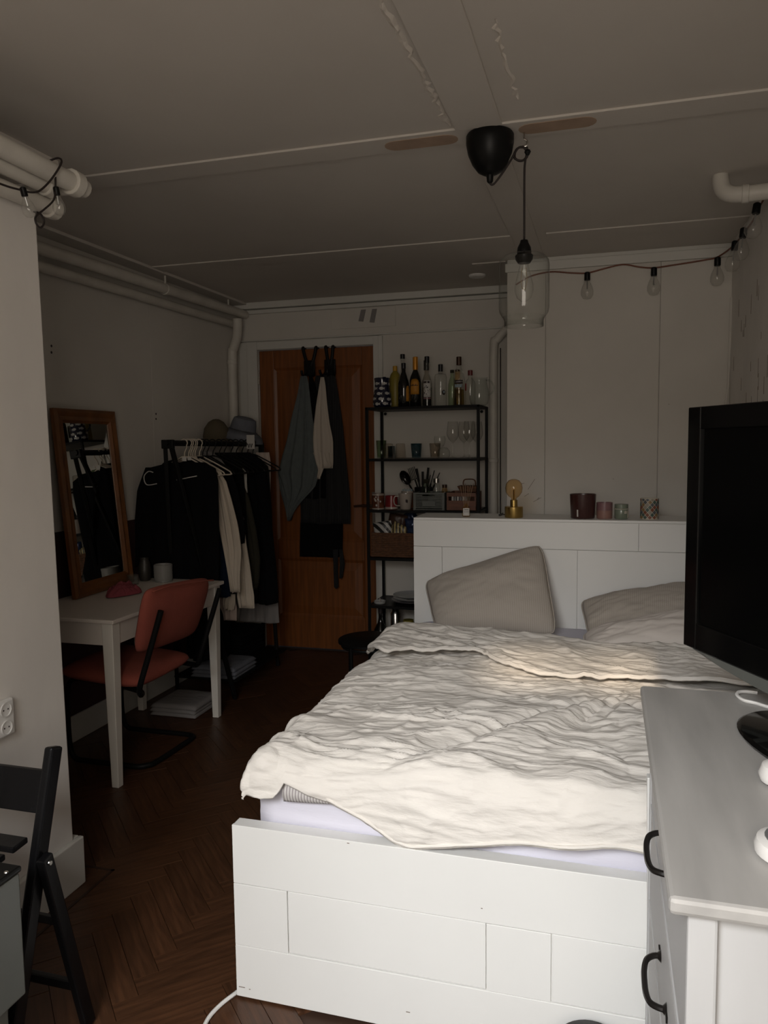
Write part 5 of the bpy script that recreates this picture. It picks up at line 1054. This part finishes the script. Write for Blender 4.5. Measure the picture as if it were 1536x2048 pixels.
# ---- fifth shelf: plates and dish, bottom shelf jars
Z4 = SZ[4]
for k, (m, r, lab) in enumerate([('plate_dark', .135, 'wide dark plate at the bottom of the plate stack'), ('plate_grey', .122, 'grey plate in the middle of the plate stack'), ('plate_grey', .122, 'grey plate on top of the plate stack')]):
    z = Z4 + .0006 + [0, .012, .030][k]; o = B().lathe([(r * .6, 0), (r * .62, .002), (r * .96, .012 + .004 * (k > 0)), (r, .016 + .004 * (k > 0)), (r * .985, .018 + .004 * (k > 0)), (r * .90, .012), (r * .60, .005), (0, .005)], (-1.245, 4.92, z), 40).build('plate', m, smooth=True); tag(o, lab, 'plate', 'stack of plates')
ds = thing('tealight_dish', 'small grey dish with a wick at the left of the plates', 'candle', (-1.435, 4.82, Z4)); B().lathe([(.036, 0), (.040, .006), (.040, .018), (.037, .018), (.036, .010), (0, .010)], (-1.435, 4.82, Z4 + .0006), 26).build('dish', 'plate_grey', ds, smooth=True); B().tube([(-1.435, 4.82, Z4 + .010), (-1.434, 4.82, Z4 + .035)], .003, 6).build('wick', 'string_cream', ds)
Z5 = SZ[5]
GB = 'bottles on the bottom shelf'
def low(label, x, y, prof, m, capm, cap):
    t = thing('pantry_bottle', label, 'bottle', (x, y, Z5), GB); B().lathe(prof, (x, y, Z5 + .0006), 24).build('glass_body', m, t, smooth=True); B().lathe([(cap[0], 0), (cap[0], cap[2])], (x, y, Z5 + cap[1]), 16).build('cap', capm, t, smooth=True)
low('dark teal round bottle on the bottom shelf', -1.440, 4.85, [(.04, 0), (.046, .01), (.052, .10), (.046, .155), (.020, .20), (.014, .23), (.014, .27)], 'wine_glass_dark', 'dark_wire', (.016, .265, .04)); low('slim steel flask on the bottom shelf', -1.345, 4.88, [(.03, 0), (.033, .01), (.033, .26), (.02, .28)], 'steel', 'cap_black', (.022, .278, .03))
low('jar with a green lid on the bottom shelf', -1.262, 4.90, [(.045, 0), (.05, .01), (.05, .15), (.04, .17)], 'label_blue', 'yellow_plastic', (.034, .168, .05)); low('dark jar at the right of the bottom shelf', -1.15, 4.88, [(.05, 0), (.056, .01), (.056, .20), (.045, .22)], 'plum_glass', 'cap_brown', (.046, .22, .03))
# ------------------------------------------------------------------ black stool
sl = thing('round_stool', 'low black round stool between bed and door', 'stool', (-1.205, 3.86, 0)); cxs, cys = -1.205, 3.86
B().lathe([(.165, 0), (.172, .004), (.172, .016), (.166, .020)], (cxs, cys, .432), 40).build('seat', 'black_plastic', sl, smooth=True)
for k in range(4):
    a = math.pi / 4 + k * math.pi / 2 + .35; p = (cxs + .150 * math.cos(a), cys + .150 * math.sin(a))
    B().tube([(p[0], p[1], .004), (p[0], p[1], .432)], .010, 10).build('leg', 'black_metal', sl, smooth=True)
B().tube([(cxs + .150 * math.cos(a), cys + .150 * math.sin(a), .418) for a in np.linspace(0, 2 * math.pi, 28, endpoint=False)], .008, 8, closed=True).build('ring', 'black_metal', sl, smooth=True)
# ------------------------------------------------------------------ pendant lamp
pdn = thing('pendant_lamp', 'black ceiling rose with hanging clear glass lamp shade', 'lamp', (-.383, 2.62, ZC - .008)); zc = ZC - .0085
B().lathe([(.074, 0), (.078, -.006), (.078, -.03), (.072, -.062), (.058, -.094), (.040, -.118), (.022, -.128), (.012, -.130), (.010, -.15), (.006, -.155)], (-.383, 2.62, zc), 40).build('ceiling_rose', 'black_plastic', pdn, smooth=True)
hkx, hky = -.274, 2.635
hk = B().tube([(hkx, hky, zc), (hkx, hky, zc - .022)], .003, 8).tube(smooth_pts([(hkx, hky, zc - .022), (hkx + .010, hky, zc - .03), (hkx + .008, hky, zc - .044), (hkx - .006, hky, zc - .046)]), .003, 8).build('ceiling_hook', 'steel', pdn, smooth=True)
cpt = [(-.383, 2.62, zc - .155), (-.372, 2.62, zc - .160), (-.345, 2.622, zc - .130), (-.315, 2.628, zc - .085), (-.295, 2.632, zc - .052), (-.282, 2.636, zc - .047)]
for k in range(16): a = 1.9 + k * .82; cpt.append((-.285 + (.019 + .002 * (k % 3)) * math.cos(-a), 2.636 + .004 * math.sin(k * 1.7), zc - .068 + .022 * math.sin(a)))
cpt += [(-.268, 2.64, zc - .045), (-.264, 2.64, zc - .06), (-.270, 2.638, zc - .09), (-.2725, 2.637, zc - .13), (-.2725, 2.637, zc - .25), (-.2725, 2.637, 2.150)]
B().tube(smooth_pts(cpt, 4), .0036, 8).build('cord', 'dark_wire', pdn, smooth='all')
B().lathe([(.006, 0), (.009, .006), (.011, .010), (.008, .016)], (-.262, 2.632, zc - .075), 12).build('cord_stop', 'black_plastic', pdn, smooth=True)
lx, ly = -.2725, 2.637
B().lathe([(.012, .028), (.014, .020), (.022, .004), (.0235, -.008), (.0235, -.016), (.030, -.022), (.028, -.034), (.020, -.046)][::-1], (lx, ly, 2.120), 28).build('lamp_holder', 'black_plastic', pdn, smooth=True)
B().open_lathe([(.026, .2385), (.045, .2365), (.066, .230), (.080, .214), (.083, .195), (.083, .06), (.080, .045), (.071, .032), (.065, .02), (.065, .0), (.0635, .0), (.0635, .02), (.069, .033)], (lx, ly, 1.868), 48).build('lamp_shade', 'clear_glass', pdn, smooth='all', label='clear glass bell shade')
bu = B().open_lathe([(.013, .125), (.016, .11), (.022, .085), (.030, .055), (.031, .035), (.024, .012), (.012, .002), (0, 0)], (lx, ly, 1.950), 28).build('bulb', 'bulb_glass', pdn, smooth='all')
B().tube(smooth_pts([(lx - .006, ly, 2.06), (lx - .010, ly, 2.02), (lx - .004, ly, 1.99), (lx + .004, ly, 1.99), (lx + .010, ly, 2.02), (lx + .006, ly, 2.06)]), .0008, 5).build('filament', 'brass', bu)
# ------------------------------------------------------------------ string lights
def string(label, wire, bulbs, m, loc, k=1.0, wr=.0042):
    t = thing('string_lights', label, 'string lights', loc); B().tube(smooth_pts(wire, 5), wr, 6).build('wire', m, t, smooth='all')
    for (x, y, z, ax) in bulbs:
        a = Vector(ax).normalized(); p = Vector((x, y, z))
        s_ = B().lathe([(r * k, h * k) for r, h in [(.009, -.004), (.013, .0), (.0135, .030), (.012, .033)]], p, 14, a).build('socket', 'black_plastic', t, smooth=True)
        B().lathe([(r * k, h * k) for r, h in [(.011, .030), (.013, .042), (.022, .060), (.028, .080), (.027, .098), (.017, .113), (.0, .118)]], p, 18, a).build('bulb', 'bulb_glass', s_, smooth='all')
        B().tube([p + a * .035 * k, p + a * .07 * k], .003 * k, 6).tube([p + a * .07 * k + Vector((-.008, 0, 0)), p + a * .074 * k, p + a * .07 * k + Vector((.008, 0, 0))], .0008, 5).build('stem', 'silver_trim', s_)
yy = YK - .012
string('string of clear bulbs along the wall above the bed', [(-.50, yy, 2.36), (-.42, yy, 2.40), (-.31, yy, 2.416), (-.20, yy, 2.402), (-.118, yy, 2.396), (-.03, yy, 2.412), (.066, yy, 2.427), (.15, yy, 2.408), (.224, yy, 2.398), (.32, yy, 2.405), (.40, yy, 2.412), (.48, yy, 2.42), (.53, yy - .02, 2.424), (.572, 4.28, 2.435), (.585, 4.12, 2.432), (.590, 3.92, 2.430), (.590, 3.72, 2.425), (.590, 3.58, 2.44), (.590, 3.40, 2.445), (.59, 3.2, 2.42)],
       [(-.116, yy - .02, 2.392, (0, 0, -1)), (.224, yy - .02, 2.392, (0, 0, -1)), (.532, yy - .03, 2.418, (0, 0, -1)), (.575, 4.10, 2.428, (-.1, 0, -1)), (.575, 3.86, 2.426, (-.1, -.1, -1)), (.572, 3.52, 2.436, (-.15, -.15, -1))], 'copper_wire', (-.1, yy, 2.40), 1.2)
xw = -1.585
string('string of bulbs wound round the pipes on the chimney breast', [(-1.60, 1.2, 2.18), (-1.60, 1.62, 2.20), (-1.60, 1.80, 2.203), (-1.595, 1.862, 2.207), (-1.592, 1.885, 2.208), (-1.588, 1.93, 2.222), (-1.582, 1.975, 2.265), (-1.578, 2.015, 2.318), (-1.582, 2.03, 2.342), (-1.60, 2.035, 2.352), (-1.625, 2.03, 2.345)],
       [(-1.592, 1.872, 2.214, (.1, .25, -1))], 'dark_wire', (-1.6, 1.9, 2.2), .68, .0030)
string('loose end of a bulb string hanging below the capped pipe', [(-1.60, 2.022, 2.300), (-1.60, 2.020, 2.262), (-1.598, 2.012, 2.232), (-1.60, 2.0, 2.212), (-1.60, 1.965, 2.182), (-1.60, 1.935, 2.158), (-1.60, 1.926, 2.145), (-1.60, 1.932, 2.130), (-1.60, 1.947, 2.126), (-1.60, 1.960, 2.138), (-1.60, 1.962, 2.152), (-1.60, 1.948, 2.166), (-1.605, 1.928, 2.166)],
       [(-1.60, 2.022, 2.262, (.05, .12, -1))], 'dark_wire', (-1.6, 2.0, 2.2), .68, .0030)
# ------------------------------------------------------------------ things on the headboard
HT = 1.1135
tl_ = thing('table_lamp', 'small brass lamp with a globe bulb on the headboard', 'lamp', (-.445, 3.86, HT)); c = (-.445, 3.86, HT + .0004)
B().lathe([(.044, 0), (.045, .002), (.045, .052), (.043, .054), (.019, .054)], c, 36).build('base', 'brass', tl_, smooth=True); B().lathe([(.018, .0545), (.018, .086), (.016, .087)], c, 24).build('socket', 'brass', tl_, smooth=True)
gb_ = B().lathe([(.012, .087), (.014, .096), (.028, .106), (.040, .125), (.043, .147), (.039, .168), (.026, .184), (.010, .190), (0, .1905)], c, 28).build('globe_bulb', 'amber_glass', tl_, smooth='all')
B().tube([(-.445, 3.86, HT + .09), (-.445, 3.86, HT + .14)], .004, 8).tube([(-.455, 3.86, HT + .125), (-.45, 3.86, HT + .155), (-.44, 3.86, HT + .125), (-.435, 3.86, HT + .155)], .001, 5).build('filament', 'brass', gb_)
B().tube(smooth_pts([(-.489, 3.875, HT + .012), (-.505, 3.885, HT + .010), (-.52, 3.90, HT + .004), (-.53, 3.95, HT + .004), (-.52, 4.03, HT + .004)]), .0028, 6).build('cord', 'dark_wire', tl_, smooth='all')
cA = thing('large_candle', 'large dark maroon candle jar, tallest on the headboard', 'candle', (-.112, 3.875, HT)); c = (-.112, 3.875, HT + .0004); pr = [(.054, 0), (.057, .004), (.063, .117), (.061, .117), (.055, .085), (0, .083)]
B().lathe(pr, c, 36).build('jar', 'candle_maroon', cA, smooth=True); b = B(); patch(b, c, pr[:3], FRONT - .62, -.0035, .0035, .010, .044, .001); b.build('paper_label', 'label_white', cA)
cB_ = thing('two_tone_candle', 'two-tone mauve and pink candle jar next to the maroon one', 'candle', (-.010, 3.865, HT)); c = (-.010, 3.865, HT + .0004)
B().lathe([(.036, 0), (.037, .004), (.0375, .040)], c, 30).build('lower_body', 'candle_pink', cB_, smooth=True); B().lathe([(.0375, .0403), (.038, .078), (.036, .078), (.035, .06), (0, .06)], c, 30).build('upper_body', 'candle_mauve', cB_, smooth=True)
cC = thing('sage_candle', 'sage green lidded jar with cream string and tag', 'candle', (.068, 3.865, HT)); c = (.068, 3.865, HT + .0004)
B().lathe([(.029, 0), (.032, .004), (.032, .045), (.028, .052)], c, 30).build('jar', 'candle_sage', cC, smooth=True); B().lathe([(.032, .052), (.032, .070), (.030, .071)], c, 30).build('lid', 'candle_sage', cC, smooth=True)
B().tube([(c[0] + .0325 * math.cos(a), c[1] + .0325 * math.sin(a), c[2] + .048) for a in np.linspace(0, 2 * math.pi, 28, endpoint=False)], .002, 6, closed=True).build('string', 'string_cream', cC)
b = B(); patch(b, c, [(.032, 0), (.032, .08)], FRONT + .9, -.007, .007, .006, .040, .0025); b.build('tag', 'string_cream', cC, solid=.0008); b = B(); patch(b, c, [(.032, 0), (.032, .08)], FRONT + .35, -.006, .008, .026, .040, .0025, arch=True); b.build('bow', 'string_cream', cC, solid=.0008)
cD = thing('mosaic_holder', 'candle holder covered in coloured mosaic diamonds', 'candle holder', (.196, 3.865, HT)); c = (.196, 3.865, HT + .0004); R_ = .041
B().lathe([(R_, 0), (R_, .100), (R_ - .003, .100), (R_ - .003, .006), (0, .006)], c, 36).build('cup', 'string_cream', cD, smooth=True); rg = random.Random(6); NQ = 12
for r_ in range(8):
    for q in range(NQ):
        if -.2 > math.sin(2 * math.pi * (q + .5 * (r_ % 2)) / NQ) or True:
            a = 2 * math.pi * (q + .5 * (r_ % 2)) / NQ; z = .008 + .012 * r_; w = R_ * math.pi / NQ * .86
            if math.sin(a) > .35: continue
            b = B(); wrap(b, [(0, z - .010 + .002), (w, z + .002), (0, z + .0125), (-w, z + .002)] if 0 < r_ < 7 else [(0, max(z - .006, .001)), (w, z + .002), (0, min(z + .0115, .099)), (-w, z + .002)], [(0, 1, 2, 3)], c, [(R_, 0), (R_, .2)], a, .001)
            b.build('mosaic_tile', 'mosaic_%d' % rg.randrange(5), cD, solid=.0012)
df = thing('reed_diffuser', 'small reed diffuser with white label on the headboard corner', 'diffuser', (-.686, 3.86, HT)); c = (-.686, 3.86, HT + .0004); dp = [(.018, 0), (.020, .003), (.020, .050), (.008, .058), (.008, .068)]
B().lathe(dp, c, 24).build('bottle', 'amber_glass', df, smooth=True); b = B(); patch(b, c, dp, FRONT, -.018, .018, .006, .044, .001); b.build('paper_label', 'label_white', df); b = B(); patch(b, c, dp, FRONT, -.010, .010, .034, .037, .002); patch(b, c, dp, FRONT, -.012, .012, .024, .026, .002); b.build('print_lines', 'label_dark', df)
for k in range(6): B().tube([(c[0], c[1], c[2] + .01), (c[0] - .030 + .013 * k, c[1] + .01 * (k % 2), c[2] + .155 + .006 * (k % 3))], .0016, 5).build('reed', 'reed', df)
# ------------------------------------------------------------------ folding chair, grey cabinet, wall socket
fc = thing('folding_chair', 'black wooden folding chair by the chimney breast', 'chair', (-1.48, 1.45, 0)); fxr, fxl = -1.293, -1.665
def stile(x): return B().bar((x, 1.530, .755), (x, 1.312, .002), .024, .042, (0, 1, 0))
def rleg(x): return B().bar((x, 1.448, .520), (x, 1.575, .002), .022, .036, (0, 1, 0))
for x in (fxr, fxl):
    stile(x).build('stile', 'black_wood', fc, bevel=.006); rleg(x + (.026 if x == fxr else -.026)).build('rear_leg', 'black_wood', fc, bevel=.004)
    B().lathe([(.006, 0), (.005, .004)], (x + (.0375 if x == fxr else -.0375), 1.452, .505), 10, (1 if x == fxr else -1, 0, 0)).build('rivet', 'steel', fc)
def slat(z0, z1, yv): return B().hexa([(fxl + .012, yv(z0) - .007, z0), (fxr - .012, yv(z0) - .007, z0), (fxr - .012, yv(z0) + .007, z0), (fxl + .012, yv(z0) + .007, z0)], [(fxl + .012, yv(z1) - .007, z1), (fxr - .012, yv(z1) - .007, z1), (fxr - .012, yv(z1) + .007, z1), (fxl + .012, yv(z1) + .007, z1)])
sy = lambda z: 1.312 + (z / .755) * .218
slat(.605, .700, sy).build('back_slat', 'black_wood', fc, bevel=.003); slat(.055, .085, sy).build('stretcher', 'black_wood', fc, bevel=.003)
B().box(fxl - .014, fxr + .014, 1.532, 1.548, .12, .145).build('rear_stretcher', 'black_wood', fc, bevel=.003); B().box(fxl - .014, fxr + .014, 1.482, 1.497, .325, .345).build('rear_stretcher', 'black_wood', fc, bevel=.003)
for k in range(3): B().hexa([(fxl + .04, 1.462 - .075 * k, .505 - .004 * k), (fxr - .075, 1.462 - .075 * k, .505 - .004 * k), (fxr - .075, 1.512 - .075 * k, .508 - .004 * k), (fxl + .04, 1.512 - .075 * k, .508 - .004 * k)], [(fxl + .04, 1.462 - .075 * k, .520 - .004 * k), (fxr - .075, 1.462 - .075 * k, .520 - .004 * k), (fxr - .075, 1.512 - .075 * k, .523 - .004 * k), (fxl + .04, 1.512 - .075 * k, .523 - .004 * k)]).build('seat_slat', 'black_wood', fc, bevel=.003)
gc = thing('grey_cabinet', 'grey metal cabinet side with black top edge at the picture edge', 'cabinet', (-1.32, 1.05, 0))
B().box(-1.44, -1.201, .78, 1.298, .30, .575).build('body', 'grey_panel', gc, bevel=.004); B().box(-1.445, -1.198, .775, 1.303, .576, .590).build('top_edge', 'black_plastic', gc, bevel=.005); B().box(-1.43, -1.225, .80, 1.27, .0, .2995).build('plinth', 'grey_panel', gc, bevel=.003)
for y in (1.27, 1.20): B().lathe([(.005, 0), (.004, .0015)], (-1.21, y, .5902), 10).build('screw', 'steel', gc)
ws = thing('wall_socket', 'white double wall socket on the chimney breast', 'socket', (-1.72, 1.80, .62)); B().box(-1.7195, -1.700, 1.765, 1.853, .632, .742).build('plate', 'white_plastic', ws, bevel=.006)
for z in (.660, .714): 
    B().lathe([(.022, .0002), (.022, .004), (.019, .004), (.0185, .0015), (0, .0012)], (-1.700, 1.817, z), 24, (1, 0, 0)).build('outlet', 'white_plastic', ws, smooth=True)
    for s_ in (-1, 1): B().lathe([(.0028, .0013), (.0024, .002)], (-1.700, 1.817 + s_ * .009, z), 8, (1, 0, 0)).build('pin_hole', 'label_dark', ws)
